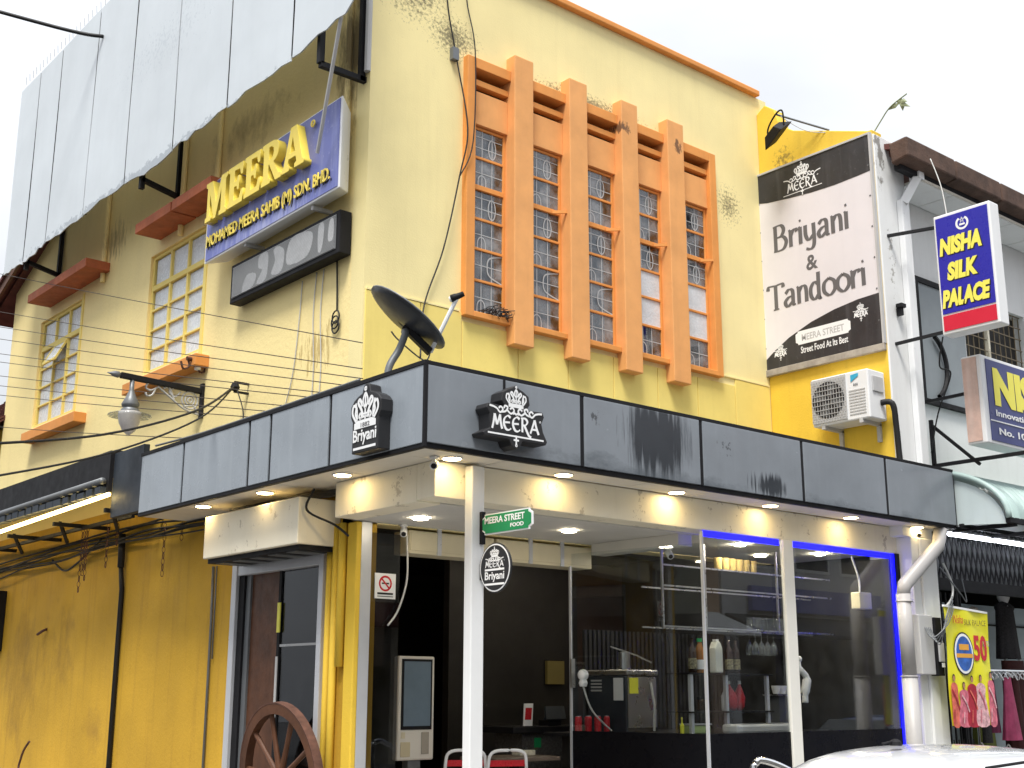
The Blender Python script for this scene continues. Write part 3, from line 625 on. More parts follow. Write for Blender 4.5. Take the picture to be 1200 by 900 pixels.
# shelf rack with bottles
sh = thing('bottle_shelf', 'glass and steel two tier shelf holding bottles behind the glass', 'shelf', (3.55, -.65, 1.36))
MB().box(3.0, 4.15, -.78, -.5, 1.865, 1.88).build('upper_shelf', m_black, sh); MB().box(3.0, 4.15, -.78, -.5, 1.535, 1.55).build('lower_shelf', m_black, sh)
for x in (3.03, 3.5, 4.08): MB().box(x, x + .035, -.76, -.73, 1.361, 1.865).build('upright', m_alu, sh)
gr = thing('hanging_glass_rack', 'steel pipe rack hanging from ceiling with upside down wine glasses', 'rack', (4.1, -.75, 2.2))
for x in (2.66, 3.22, 4.25, 4.4): MB().bar((x, -.8, 2.25), (x, -.8, 3.02), .018).build('hanger', m_steel, gr)
for z in (2.27, 2.62, 2.80): MB().bar((2.66, -.8, z), (5.1, -.8, z), .014).build('rail', m_steel, gr); 
for z in (2.27, 2.62): MB().bar((2.66, -.55, z), (5.1, -.55, z), .014).build('rail', m_steel, gr)
def bottle(x, y, z, prof, m_b, label, m_cap=None, m_lab=None, cat='bottle', grp='shelf bottles'):
    t = thing('bottle', label, cat, (x, y, z), grp); h = prof[-1][1]
    MB().lathe(prof, (x, y, z + .001), n=14).build('body', m_b, t, smooth=True)
    if m_lab: MB().lathe([(prof[1][0] + .002, h * .12), (prof[1][0] + .002, h * .42)], (x, y, z), n=14).build('label_band', m_lab, t)
    if m_cap: MB().lathe([(prof[-1][0] + .004, 0), (prof[-1][0] + .004, .03)], (x, y, z + h - .004), n=12).build('cap', m_cap, t)
    return t
SYR = [(.034, 0), (.037, .01), (.037, .17), (.03, .21), (.014, .25), (.013, .31)]
m_syrup = mat('dark_syrup_glass', (.03, .012, .006), .12, spec=.6); m_amber = mat('amber_drink', (.32, .13, .03), .15)
m_labk = mat('pale_bottle_label', (.25, .23, .14), .5, var=.9, scale=60)
bottle(3.20, -.64, 1.88, SYR, m_syrup, 'dark syrup bottle with black label beside green capped bottle', m_print_k, m_labk)
bottle(3.30, -.64, 1.88, [(.034, 0), (.037, .01), (.037, .2), (.028, .24), (.02, .26), (.02, .28)], m_amber, 'clear bottle with green cap and white label', mat('green_cap', (.02, .4, .12), .4), m_print_w)
jug = thing('milk_jug', 'tall square white plastic jug on the upper shelf', 'jug', (3.44, -.72, 1.88)); MB().prism([(-.05, 0), (.05, 0), (.05, .22), (.02, .28), (-.02, .28), (-.05, .22)], (3.44, -.67, 1.881), (1, 0, 0), (0, 0, 1), .08).build('body', mat('milky_plastic', (.72, .75, .68), .4), jug, bevel=.012); MB().box(3.42, 3.46, -.73, -.69, 2.162, 2.18).build('cap', m_print_w, jug)
for x in (3.70, 3.80): bottle(x, -.64, 1.88, SYR, m_syrup, 'one of two dark syrup bottles with black labels right of the jug', m_print_k, m_labk, grp='paired syrup bottles')
bottle(3.62, -.64, 1.55, [(.03, 0), (.034, .01), (.034, .13), (.012, .17), (.006, .22)], m_print_w, 'white squeeze bottle with yellow nozzle on lower shelf', m_letter)
for x, a in ((3.74, 0), (3.82, .3)):
    rb = thing('sauce_pouch', 'red sauce bottle leaning on the lower shelf', 'bottle', (x, -.64, 1.55), 'red sauce bottles')
    MB().lathe([(.02, 0), (.05, .04), (.055, .12), (.03, .19), (.015, .22), (.012, .24)], (x, -.64, 1.551), (-.25 + a, 0, 1), 14).build('body', m_can, rb, smooth=True); MB().lathe([(.016, 0), (.014, .03)], (x + (-.25 + a) * .24, -.64, 1.551 + .235), n=10).build('cap', m_print_w, rb)
for x in (3.28, 3.36):
    cj = thing('dark_jar', 'short dark jar on the lower shelf', 'jar', (x, -.64, 1.55), 'dark jars'); MB().lathe([(.03, 0), (.033, .01), (.033, .09), (.028, .1)], (x, -.64, 1.551), n=12).build('body', m_syrup, cj); MB().lathe([(.03, 0), (.03, .02)], (x, -.64, 1.652), n=12).build('lid', m_black, cj)
GL = [(.03, 0), (.028, .003), (.004, .01), (.004, .08), (.02, .1), (.034, .14), (.034, .18), (.028, .21)]
m_glassw = glass('drinking_glass', (.9, .92, .92), 1.5, .5, 2.2)
def stemglass(x, y, ztop, label, grp):
    g = MB().lathe([(r_, -h) for r_, h in GL], (x, y, ztop), n=12).build('wine_glass', m_glassw, None, smooth=True); tag(g, label, 'glass', grp)
for k in range(5): stemglass(3.95 + k * .09, -.68, 2.26, 'clear stemmed glass hanging from the lower rack rail', 'glasses hanging on rack')
for k in range(6):
    g = MB().lathe([(.03, 0), (.036, .005), (.04, .1), (.041, .12)], (3.98 + (k % 6) * .1, -.68, 2.28), n=12).build('tumbler', m_glassw, None, smooth=True); tag(g, 'clear tumbler standing on the lower rack rail', 'glass', 'tumblers on rack')
for k in range(6):
    g = MB().lathe([(.03, 0), (.036, .005), (.04, .1), (.041, .12)], (3.55 + k * .1, -.68, 2.81), n=12).build('tumbler', mat('amber_glass', (.55, .4, .15), .15) if k == 0 else bpy.data.materials['amber_glass'], None, smooth=True); tag(g, 'amber lit tumbler standing on the top rack rail', 'glass', 'tumblers on top rail')
cup = thing('paper_cup', 'brown paper cup with white lid on the bar counter', 'cup', (4.35, -.8, 1.36)); MB().lathe([(.028, 0), (.038, .1)], (4.35, -.85, 1.361), n=14).build('body', mat('kraft_paper', (.35, .22, .1), .7), cup); MB().lathe([(.041, 0), (.038, .02)], (4.35, -.85, 1.462), n=14).build('lid', m_print_w, cup)
cl = thing('white_cloth', 'white cloth hanging knotted on the rack post', 'cloth', (4.45, -.9, 1.8))
MB().tube(smooth_pts([(4.45, -.86, 2.02), (4.43, -.88, 1.93), (4.50, -.9, 1.85), (4.47, -.9, 1.72), (4.46, -.9, 1.62)], 5), [.02] * 5 + [.03] * 6 + [.042] * 5 + [.03] * 5, 12).build('folds', m_print_w, cl, smooth=True)
MB().ball((4.44, -.87, 2.02), .03, 12).build('knot', m_print_w, cl, smooth=True)
cm = thing('coffee_machine_cups', 'row of three white cups on steel tray by back wall', 'cup rack', (4.9, -.2, 1.5)); 
for k in range(3): MB().lathe([(.03, 0), (.045, .06), (.045, .08)], (4.86 + k * .1, -.25, 1.7), n=14).build('cup', m_print_w, cm)
MB().box(4.75, 5.15, -.36, -.16, 1.68, 1.698).build('tray', m_steel, cm); MB().box(4.8, 5.1, -.33, -.18, 1.361, 1.68).build('cabinet', m_grey, cm)
sk = thing('counter_sink', 'pale grey plastic basin on the bar counter', 'basin', (3.8, -.85, 1.36)); MB().box(3.35, 4.25, -1.0, -.82, 1.362, 1.44).build('tub', m_ltgrey, sk, bevel=.02); MB().box(3.40, 4.2, -.985, -.835, 1.441, 1.444).build('rim_shadow', m_grey, sk)
lb = thing('lunch_box', 'pale green lunch box at the shelf foot', 'box', (3.1, -.7, 1.36)); MB().box(3.06, 3.30, -.74, -.6, 1.361, 1.43).build('box', mat('pale_green_plastic', (.4, .5, .2), .4), lb, bevel=.01); MB().box(3.05, 3.31, -.75, -.59, 1.432, 1.445).build('lid', m_ltgrey, lb, bevel=.004)
yb = thing('yellow_bottle', 'small yellow glue bottle beside the lunch box', 'bottle', (2.98, -.7, 1.36)); MB().lathe([(.018, 0), (.02, .07), (.008, .09), (.006, .12)], (2.97, -.7, 1.361), n=12).build('body', m_yelpap, yb); MB().lathe([(.009, 0), (.007, .02)], (2.97, -.7, 1.482), n=8).build('cap', m_print_y, yb)
jb = thing('junction_box', 'cream electrical box hanging in the right window', 'junction box', (5.1, -1.2, 2.5)); MB().box(5.0, 5.2, -1.2, -1.1, 2.50, 2.66).build('box', m_cream2, jb, bevel=.008); MB().tube(smooth_pts([(5.08, -1.15, 2.66), (5.12, -1.12, 2.8), (5.05, -1.1, 3.02)], 6), .01).build('cable', m_cabwhite, jb)
pic = thing('notice_board', 'small olive framed notice on the dark wall', 'notice', (2.6, 1.5, 1.9)); MB().box(3.95, 4.2, 2.15, 2.19, 1.8, 2.05).build('board', mat('olive_print', (.22, .18, .06), .5), pic); MB().box(3.94, 4.21, 2.191, 2.198, 1.79, 2.06).build('frame', m_black, pic)

# ------------------------------------------------------------------ pen-drawn marks
MX, MY, UP = (0, -1, 0), (1, 0, 0), (0, 0, 1)          # writing direction on faces that look -x and -y
def crown(cx, y0, w, h):
    S = lambda pts, wd: ([(cx + a * w, y0 + b * h) for a, b in pts], wd * w)
    out = [S([(-.36, .07), (.36, .07)], .15)]
    for s in (-1, 1):
        out += [S([(s * .33, .14), (s * .47, .36), (s * .44, .56), (s * .34, .50), (s * .36, .34), (s * .28, .2)], .06), S([(s * .30, .16), (s * .30, .4), (s * .36, .62)], .05),
                S([(s * .06, .2), (s * .14, .42), (s * .26, .60), (s * .2, .68), (s * .10, .5)], .07), S([(s * .17, .18), (s * .22, .26), (s * .17, .33), (s * .13, .25), (s * .17, .18)], .05)]
    out += [S([(0, .16), (0, .8)], .055), S([(0, .42), (-.09, .62), (0, .82), (.09, .62), (0, .42)], .05), S(disc_pts(0, .93, .028, 8), .055), S([(-.1, .3), (.1, .3)], .04)]
    return out
def meera(x0, y0, w, h, k=.13):
    G = {'M': ([[(0, -.05), (.16, .5), (.24, 1)], [(.24, 1), (.5, .25)], [(.5, .25), (.8, 1)], [(.8, 1), (.86, .5), (1.02, .0)]], 1.12),
         'E': ([[(.78, .88), (.5, 1.0), (.15, .78), (.08, .4), (.3, .05), (.6, .0), (.84, .14)], [(.1, .5), (.72, .54)]], .95),
         'R': ([[(.15, 0), (.15, 1)], [(.0, .98), (.45, 1.0), (.68, .8), (.5, .55), (.15, .5)], [(.36, .5), (.6, .15), (.85, -.18), (1.1, -.26)]], .98),
         'A': ([[(.02, 0), (.26, .5), (.48, 1.02)], [(.48, 1.02), (.66, .5), (.92, 0)], [(.2, .32), (.74, .32)]], 1.0)}
    out, x = [], 0; tot = 1.12 + .95 * 2 + .98 + 1.0
    for ch in 'MEERA':
        for p in G[ch][0]: out.append(([(x0 + (x + a) / tot * w, y0 + b * h) for a, b in p], k * h))
        x += G[ch][1]
    out.append((disc_pts(x0 + w * 1.02, y0 + h * .95, h * .06, 8), h * .05))
    return out
def scrolls(cx, y, w, wd):
    out = []
    for s in (-1, 1):
        P = lambda pts: [(cx + s * w * a, y + w * b) for a, b in pts]
        out += [(P([(.5, .03), (.42, .02), (.36, .0)]), wd), (P([(.36, .0), (.30, -.05), (.25, .0), (.29, .035), (.33, .01)]), wd), (P([(.27, -.04), (.2, -.02), (.16, .04), (.21, .06), (.23, .02)]), wd),
                (P([(.17, .0), (.1, -.045), (.04, .0), (.07, .045), (.12, .02)]), wd), (P([(.0, -.05), (.03, -.03), (.06, -.045)]), wd)]
    return out
def fleur(cx, y, w, wd):
    return [([(cx, y + w), (cx, y - w)], wd), ([(cx - w * .7, y), (cx + w * .7, y)], wd), (disc_pts(cx, y - w * 1.1, w * .12, 8), wd)]
LOW = {'B': ([[(.2, 0), (.2, 1.5)], [(.05, 1.48), (.6, 1.5), (.8, 1.18), (.6, .84), (.2, .8)], [(.2, .8), (.72, .78), (.95, .42), (.7, .02), (.05, .0)]], 1.12),
       'r': ([[(.15, 0), (.15, 1)], [(.02, .95), (.15, 1)], [(.15, .62), (.32, .92), (.52, .98), (.6, .82)]], .68), 'i': ([[(.15, 0), (.15, 1)], [(.02, .95), (.15, 1)], [(.09, 1.36), (.22, 1.4)]], .4),
       'y': ([[(.1, 1), (.11, .4), (.3, .08), (.62, .3)], [(.66, 1), (.66, -.15), (.45, -.48), (.1, -.4)]], .9),
       'a': ([[(.12, .8), (.36, 1.0), (.62, .85), (.64, .12), (.82, .04)], [(.62, .58), (.3, .52), (.08, .28), (.25, .02), (.62, .25)]], .9), 'n': ([[(.15, 0), (.15, 1)], [(.02, .95), (.15, 1)], [(.15, .68), (.4, .98), (.64, .82), (.66, .0)]], .88),
       'T': ([[(.55, 0), (.55, 1.5)], [(.0, 1.25), (.08, 1.48), (.55, 1.46), (1.02, 1.48), (1.1, 1.25)], [(.35, .02), (.75, .02)]], 1.12), 'd': ([[(.64, 1.55), (.64, .1), (.8, .04)], [(.64, .8), (.36, 1.0), (.1, .68), (.12, .2), (.36, .0), (.64, .28)]], .9),
       'o': ([[(.45, 1.0), (.12, .75), (.1, .28), (.45, .0), (.8, .28), (.78, .75), (.45, 1.0)]], .92)}
def serif_line(s, x0, y0, w, wd=.2):
    tot = sum(LOW[c][1] for c in s); k = w / tot; x = 0; out = []
    for c in s:
        for p in LOW[c][0]: out.append(([(x0 + (x + a) * k, y0 + b * k) for a, b in p], wd * k))
        x += LOW[c][1]
    return out
SER = {'M': ([[(0, 0), (0, .1), (.08, .13), (.08, .87), (0, .9), (0, 1), (.33, 1), (.575, .38), (.82, 1), (1.15, 1), (1.15, .9), (1.07, .87), (1.07, .13), (1.15, .1), (1.15, 0), (.76, 0), (.76, .1), (.84, .13), (.84, .68), (.58, 0), (.48, 0), (.22, .7), (.22, .13), (.32, .1), (.32, 0)]], 1.2),
       'E': ([[(0, 0), (0, .1), (.08, .13), (.08, .87), (0, .9), (0, 1), (.76, 1), (.76, .7), (.66, .7), (.6, .86), (.33, .88), (.33, .58), (.46, .6), (.5, .7), (.58, .7), (.58, .36), (.5, .36), (.46, .46), (.33, .47), (.33, .12), (.62, .13), (.7, .32), (.8, .32), (.78, 0)]], .86),
       'R': ([[(0, 0), (0, .1), (.08, .13), (.08, .87), (0, .9), (0, 1), (.5, 1), (.68, .96), (.78, .86), (.8, .74), (.76, .6), (.66, .52), (.56, .48), (.82, .14), (.95, .1), (.95, 0), (.68, 0), (.36, .46), (.33, .46), (.33, .13), (.43, .1), (.43, 0)],
              [(.33, .88), (.45, .88), (.54, .82), (.56, .72), (.52, .61), (.44, .57), (.33, .57)]], .98),
       'A': ([[(0, 0), (0, .1), (.07, .12), (.36, 1), (.62, 1), (.93, .12), (1, .1), (1, 0), (.58, 0), (.58, .1), (.67, .13), (.62, .27), (.3, .27), (.26, .13), (.34, .1), (.34, 0)], [(.34, .39), (.585, .39), (.46, .76)]], 1.0)}

# ------------------------------------------------------------------ billboard on the side wall
bb = thing('side_billboard', 'large blank white sheet billboard on steel brackets along the side wall', 'billboard', (-.52, 3.6, 7.0))
bot = [(-.56, 7.24), (-.50, 7.15), (-.3, 7.135), (-.04, 7.13), (.457, 7.085), (1.06, 7.093), (1.64, 7.069), (2.06, 7.041), (2.8, 7.046), (3.28, 6.983), (3.98, 7.047), (4.54, 7.055), (5.09, 7.008), (5.67, 6.998), (6.29, 7.014), (6.83, 6.974), (7.76, 6.981)]
def zb(y):
    for (a, b), (c, d) in zip(bot, bot[1:]):
        if a <= y <= c: return b + (d - b) * (y - a) / (c - a)
    return 7.0
seams = [-.56, .457, 1.644, 2.80, 3.977, 5.09, 6.287, 7.05, 7.76]
for a, b in zip(seams, seams[1:]):
    n = 7; ys = [a + .013 + (b - a - .026) * k / n for k in range(n + 1)]; mb = MB()
    zt = [9.72 - .022 * abs(y - 2) for y in ys]; L = []
    for k, y in enumerate(ys):
        zl = zb(y) + random.uniform(-.03, .02); wv = .004 * math.sin(y * 2.1) 
        col_ = [zl + (zt[k] - zl) * q / 6 for q in range(7)]
        L.append([(-.52 + wv + .005 * math.sin(z * 1.7 + y) , y, z) for z in col_])
    for k in range(n + 1):
        for p in L[k]: mb.v.append(Vector(p))
    for k in range(n):
        for q in range(6): mb.f.append((k * 7 + q, (k + 1) * 7 + q, (k + 1) * 7 + q + 1, k * 7 + q + 1))
    o = mb.build('sheet', m_board, bb)
    m = o.modifiers.new('solid', 'SOLIDIFY'); m.thickness = .012; m.offset = 0
mb = MB()
for y in seams[1:-1]: mb.bar((-.507, y, zb(y) + .02), (-.507, y, 9.6), .034, .012, (0, 1, 0))
mb.build('back_batten', m_black, bb)
for y in (.08, 3.66, 7.1):
    mb = MB().bar((-.46, y, 6.89 + (.12 if y > 1 else 0)), (-.0, y, 6.89 + (.0 if y < 1 else .02)), .05)
    mb.bar((-.455, y, 6.9), (-.455, y, 9.5), .05).bar((-.04, y, 6.87), (-.04, y, 8.7), .05).bar((-.47, y, 8.6), (-.05, y, 8.6), .04)
    mb.build('bracket', m_black, bb)
MB().tube([(-.5, -.30, 7.16), (-.33, .28, 6.18)], .017, 8).build('loose_pole', m_ltgrey, bb)
MB().tube([(-.02, .02, 6.95), (-.02, .02, 8.4)], .03, 8).build('conduit', m_ltgrey, bb)
for k in range(22): MB().tube([(-.52, 5.0 + k * .125, 9.66), (-.53, 5.0 + k * .125, 9.76)], .004, 5).build('bird_spike', m_steel, bb)
for y, lb_ in ((.30, 'yellow painted conduit behind the steel bracket at the corner'), (3.55, 'yellow painted conduit above the split red hood'), (5.62, 'yellow painted conduit above the single red hood'), (2.75, 'yellow painted conduit rising behind the blue box sign')):
    tag(MB().tube([(-.035, y, 6.45), (-.035, y, 8.4)], .03, 8).build('wall_conduit', m_yel_side), lb_, 'conduit', 'conduits behind billboard')

# ------------------------------------------------------------------ MEERA box sign and LED display
sg = thing('box_sign', 'blue box sign with raised yellow letters above the LED display', 'sign', (-.14, 1.3, 5.8))
f, bk = -.225, -.05
mb = MB().add([(f, .07, 5.83), (f, 2.53, 5.80), (f, 2.53, 6.64), (f, .07, 6.68), (bk, .21, 5.87), (bk, 2.35, 5.82), (bk, 2.4, 6.60), (bk, .21, 6.62)],
              [(0, 1, 2, 3), (4, 7, 6, 5), (0, 4, 5, 1), (3, 2, 6, 7), (0, 3, 7, 4), (1, 5, 6, 2)]); mb.build('box', m_whitemetal, sg, bevel=.008)
MB().prism([(0, 0), (2.40, -.03), (2.40, .77), (0, .81)], (f - .006, .10, 5.852), (0, 1, 0), (0, 0, 1), .005).build('face', m_blue, sg)
x = 0
tot = 1.2 + .86 * 2 + .98 + 1.0; W = 1.86
for ch in 'MEERA':
    ws = max(p[0] for p in SER[ch][0][0]) / tot * W
    outline(SER[ch][0], m_letter, sg, (f - .045, 2.40 - x / tot * W, 6.17 + .03 * x / tot), MX, UP, ws, .41, .038, .003)
    x += SER[ch][1]
reg = MB().torus((f - .03, .50, 6.56), (1, 0, 0), .028, .008, 14, 6).build('registered_ring', m_letter, sg); text('R', m_letter, reg, (f - .036, .515, 6.545), MX, UP, .026, .032, .01, .004)
text('MOHAMED MEERA SAHIB (M) SDN. BHD.', m_letter, sg, (f - .022, 2.46, 5.905), MX, UP, 2.26, .16, .012, .005)
text('MOHAMED MEERA SAHIB (M) SDN. BHD.', m_print_k, sg, (f - .009, 2.450, 5.892), MX, UP, 2.26, .16, .012, .001, name='letter_backing')
for y in (.55, 1.75): MB().bar((-.2, y, 5.80), (.0, y, 5.80), .035).build('mount_arm', m_ltgrey, sg)
ld = thing('led_display', 'grey dot matrix LED display panel with patchy pale marks under the blue sign', 'display', (-.06, 1.2, 5.3))
MB().box(-.13, -.01, .2, 2.13, 5.31, 5.70).build('housing', m_black, ld, bevel=.008)
m_led = mat('dot_matrix_grey', (.2, .21, .22), .6, var=.1, scale=4, bump=.3, bscale=120)
MB().box(-.137, -.131, .25, 2.08, 5.355, 5.665).build('screen', m_led, ld)
mb = MB()
for k in range(24): mb.box(-.1445, -.1375, .26, 2.07, 5.362 + k * .0126, 5.367 + k * .0126)
mb.build('louvre', mat('led_louvre', (.40, .41, .42), .6), ld)
m_patch = mat('bleached_patch', (.58, .59, .60), .8, var=.15, scale=20)
for k, pl in enumerate(([(0, 0), (.2, .02), (.25, .12), (.1, .16), (.02, .1)], [(.27, .02), (.44, .03), (.46, .27), (.30, .28), (.29, .17), (.36, .13)], [(.54, .04), (.72, .03), (.76, .2), (.66, .28), (.56, .27), (.6, .16)],
                        [(.82, .06), (1.16, .05), (1.24, .24), (1.0, .30), (.84, .26)], [(1.34, .05), (1.40, .04), (1.43, .26), (1.34, .27)], [(1.5, .1), (1.58, .09), (1.58, .26), (1.52, .27)])):
    p = [(q.x, q.y) for q in smooth_pts(pl, 4, True)]
    MB().prism(p, (-.1415 - .0002 * k, 1.86, 5.363), MX, UP, .001).build('bleached_mark', m_patch, ld)

# ------------------------------------------------------------------ heritage wall lamp, hooks, anchor, wires
lp = thing('wall_lamp', 'ornate grey bracket lamp with frosted acorn globe', 'lamp', (0, 2.83, 4.6))
Y = 2.83
MB().box(-.03, .0, Y - .03, Y + .03, 4.33, 4.68).build('wall_plate', m_black, lp, bevel=.006)
MB().bar((-.03, Y, 4.60), (-.86, Y, 4.63), .05, .055).build('arm', m_black, lp, bevel=.006)
MB().lathe([(.012, 0), (.032, .02), (.03, .06), (.012, .1), (.004, .13)], (-.86, Y, 4.63), (-1, 0, .03), 12).build('finial', m_grey, lp, smooth=True)
ss = MB()
for pts in ([(-.04, Y, 4.36), (-.2, Y, 4.40), (-.36, Y, 4.50), (-.48, Y, 4.58)], [(-.48, Y, 4.57), (-.55, Y, 4.53), (-.6, Y, 4.55), (-.58, Y, 4.6)], [(-.5, Y, 4.56), (-.53, Y, 4.49), (-.58, Y, 4.47), (-.6, Y, 4.5)],
            [(-.06, Y, 4.38), (-.1, Y, 4.44), (-.2, Y, 4.42)], [(-.24, Y, 4.56), (-.3, Y, 4.5), (-.36, Y, 4.55), (-.32, Y, 4.58)], [(-.3, Y, 4.46), (-.36, Y, 4.58), (-.42, Y, 4.57)]):
    ss.tube(smooth_pts(pts, 6), .010, 6)
for r_ in (.085, .05, .022): ss.torus((-.14, Y, 4.49), (0, 1, 0), r_, .009, 18, 5)
ss.build('scrollwork', m_ltgrey, lp, smooth=True)
MB().lathe([(.022, 0), (.022, -.1), (.03, -.12), (.055, -.18), (.085, -.24), (.08, -.26), (.06, -.27), (.085, -.29), (.09, -.32), (.075, -.335)], (-.74, Y, 4.60), n=18).build('cap', m_grey, lp, smooth=True)
MB().lathe([(.08, 0), (.2, -.035), (.205, -.045), (.08, -.03)], (-.74, Y, 4.29), n=22).build('brim', glass('brim_glass', (.75, .77, .77), 1.5, .5, 1.0), lp, smooth=True)
MB().lathe([(.105, 0), (.11, -.03), (.095, -.11), (.06, -.18), (.02, -.215), (.006, -.225)], (-.74, Y, 4.285), n=20).build('globe', mat('frosted_acrylic', (.62, .58, .56), .25, spec=.6), lp, smooth=True)
hk = thing('insulator_hook', 'rusty iron hook bar with white insulator above the wall lamp', 'bracket', (-.1, 2.83, 4.85))
MB().tube([(-.2, Y, 4.91), (.0, Y, 4.90)], .022, 8).build('bar', m_rust, hk); MB().tube(smooth_pts([(-.2, Y, 4.93), (-.17, Y, 4.84), (-.23, Y, 4.8), (-.26, Y, 4.87)], 5), .011, 6).build('hook', m_rust, hk)
MB().tube(smooth_pts([(-.02, Y, 4.9), (-.0, Y, 4.82), (-.05, Y, 4.79), (-.07, Y, 4.84)], 5), .011, 6).build('hook', m_rust, hk); MB().lathe([(.03, 0), (.034, .02), (.026, .035), (.034, .05), (.03, .065)], (-.08, Y, 4.81), n=12).build('insulator', m_print_w, hk)
an = thing('cable_anchor', 'black cable anchor bolted to wall right of lamp', 'bracket', (0, 1.9, 4.44)); MB().lathe([(.03, 0), (.045, .03), (.03, .07)], (-.14, 1.9, 4.42), n=10).build('spool', m_black, an); MB().bar((-.15, 1.9, 4.50), (0, 1.9, 4.50), .02).bar((-.15, 1.9, 4.41), (0, 1.9, 4.41), .02).build('arm', m_black, an)
def cable(name, pts, r_, label, mat_=None, grp='cables on the building', k=7, n=6):
    return tag(MB().tube(smooth_pts(pts, k), r_, n).build(name, mat_ or m_blackcab, None, smooth=True), label, 'cable', grp)
for a, b, c, d in ((9.42, 7.54, -.47, 4.34), (9.23, 6.92, -.48, 4.13), (9.16, 6.68, -.49, 4.05), (9.10, 6.49, -.49, 3.98), (9.03, 6.26, -.38, 3.93), (8.98, 6.13, -.19, 3.93), (8.92, 5.92, .19, 3.93), (8.87, 5.77, .45, 3.93), (8.83, 5.63, .73, 3.93), (8.68, 5.16, 1.87, 3.93)):
    cable('thin_wire', [(-.3, a, b), (-.3, (a + c) / 2, (b + d) / 2 - .015), (-.3, c, d)], .0045, 'thin brown wire stretched across the side wall', m_cabbrown, 'thin wires over side wall')
cable('service_cable', [(-3.2, -.75, 3.12), (-2.0, .25, 3.50), (-.9, 1.1, 3.98), (-.16, 1.88, 4.45)], .010, 'thicker black service cable running to the anchor', grp='service cables')
cable('service_cable', [(-3.2, -.8, 2.9), (-2.0, .2, 3.35), (-.9, 1.05, 3.90), (-.16, 1.9, 4.44)], .008, 'lower black service cable running to the anchor', grp='service cables')
cable('drop_cable', [(-.14, 1.86, 4.42), (-.2, 1.6, 4.15), (-.24, 1.55, 3.93)], .006, 'short cable dropping from anchor to canopy edge')
cable('roof_cable', [(-.53, 4.95, 9.22), (-1.0, 5.3, 9.33), (-3.0, 6.6, 9.9)], .022, 'thick black cable leaving the billboard top edge')
cable('facade_wire', [(.767, -.03, 8.5), (.80, -.03, 7.92), (.915, -.03, 7.386), (1.0, -.1, 6.687), (.945, -.06, 6.216), (.795, -.04, 5.505), (.594, -.04, 4.93), (.45, -.2, 4.4)], .007, 'loose dark wire hanging from parapet beside orange frame')
cable('facade_wire', [(1.02, -.03, 8.5), (1.027, -.03, 8.026), (1.094, -.08, 7.5), (1.064, -.1, 6.573), (.95, -.06, 6.22)], .006, 'second loose wire crossing the orange frame corner')
MBk = MB().box(.86, .93, -.05, 0, 7.36, 7.48).build('wire_clip', m_grey); tag(MBk, 'small grey cable clip on the yellow front wall', 'clip')
cable('display_cord', [(-.02, .40, 5.32), (-.02, .38, 5.05), (-.02, .37, 4.86)], .008, 'black cord hanging below the LED display')
co = MB(); [co.torus((-.03, .37 + (i % 2) * .012, 4.80 - i * .045), (1, 0, 0), .055, .007, 16, 5) for i in range(3)]
tag(co.build('cord_coil', m_blackcab, smooth=True), 'coiled black cord hanging on the side wall', 'cable')
for k, (y, z1) in enumerate(((.62, 5.30), (.74, 5.30), (.98, 5.28))):
    cable('wall_wire', [(-.012, y, z1), (-.012, y + .03, 4.9), (-.012, y - .01 + .12 * (k == 2), 4.4), (-.012, y + .02 + .3 * (k == 2), 3.95)], .005, 'thin grey wire trailing down the wall below the display', m_ltgrey, 'wires below display')
cable('canopy_cable', [(-.3, -.45, 4.05), (-.4, .0, 4.0), (-.5, .9, 3.95), (-.55, 1.8, 3.93), (-.56, 2.6, 3.95)], .010, 'grey cable lying along the canopy top edge', m_grey)

# ------------------------------------------------------------------ satellite dish
ds = thing('satellite_dish', 'dark grey satellite dish seen from behind on canopy roof', 'dish', (-.33, -.9, 3.87))
C0 = Vector((-.179, -.9, 4.47)); nrm = (r2 * .60 + u2 * .755 + fw * .27).normalized(); mj = (r2 * .78 - u2 * .62).normalized(); mj = (mj - nrm * mj.dot(nrm)).normalized(); mn = nrm.cross(mj)
mb = MB(); n = 28; rings = 7
for i in range(rings + 1):
    rr = i / rings
    for k in range(n):
        a = 2 * math.pi * k / n; mb.v.append(C0 + mj * (.345 * rr * math.cos(a)) + mn * (.36 * rr * math.sin(a)) + nrm * (.065 * (rr * rr - 1)))
for i in range(rings):
    for k in range(n): k2 = (k + 1) % n; mb.f.append((i * n + k, i * n + k2, (i + 1) * n + k2, (i + 1) * n + k))
o = mb.build('reflector', m_dish, ds, smooth=True); m = o.modifiers.new('solid', 'SOLIDIFY'); m.thickness = .008
mb = MB().tube([C0 + mj * (.347 * math.cos(2 * math.pi * k / n)) + mn * (.362 * math.sin(2 * math.pi * k / n)) for k in range(n + 1)], .008, 6); mb.build('rim', m_grey, ds, smooth=True)
bkp = C0 - nrm * .075
MB().bar(bkp + mj * .02, bkp + mj * .30 - nrm * .03, .09, .05, nrm).build('back_bracket', m_black, ds, bevel=.006)
MB().tube(smooth_pts([(-.36, -.9, 3.868), (-.34, -.9, 4.05), (-.26, -.91, 4.2), (-.22, -.93, 4.33), bkp + mj * .05 - nrm * .03], 6), .028, 10).build('mast', m_grey, ds, smooth=True)
lnb = C0 + r2 * .38 + u2 * .16 - fw * .02; a0 = bkp + mj * .30 - nrm * .03
MB().tube([a0, lnb], .017, 8).build('feed_arm', m_print_w, ds)
dd = (C0 - lnb).normalized(); MB().lathe([(.02, -.05), (.024, 0), (.03, .02), (.032, .05), (.026, .055)], lnb, dd, 12).build('feed_horn', m_black, ds, smooth=True); MB().lathe([(.026, .056), (.02, .068)], lnb, dd, 12).build('feed_cap', m_print_w, ds)
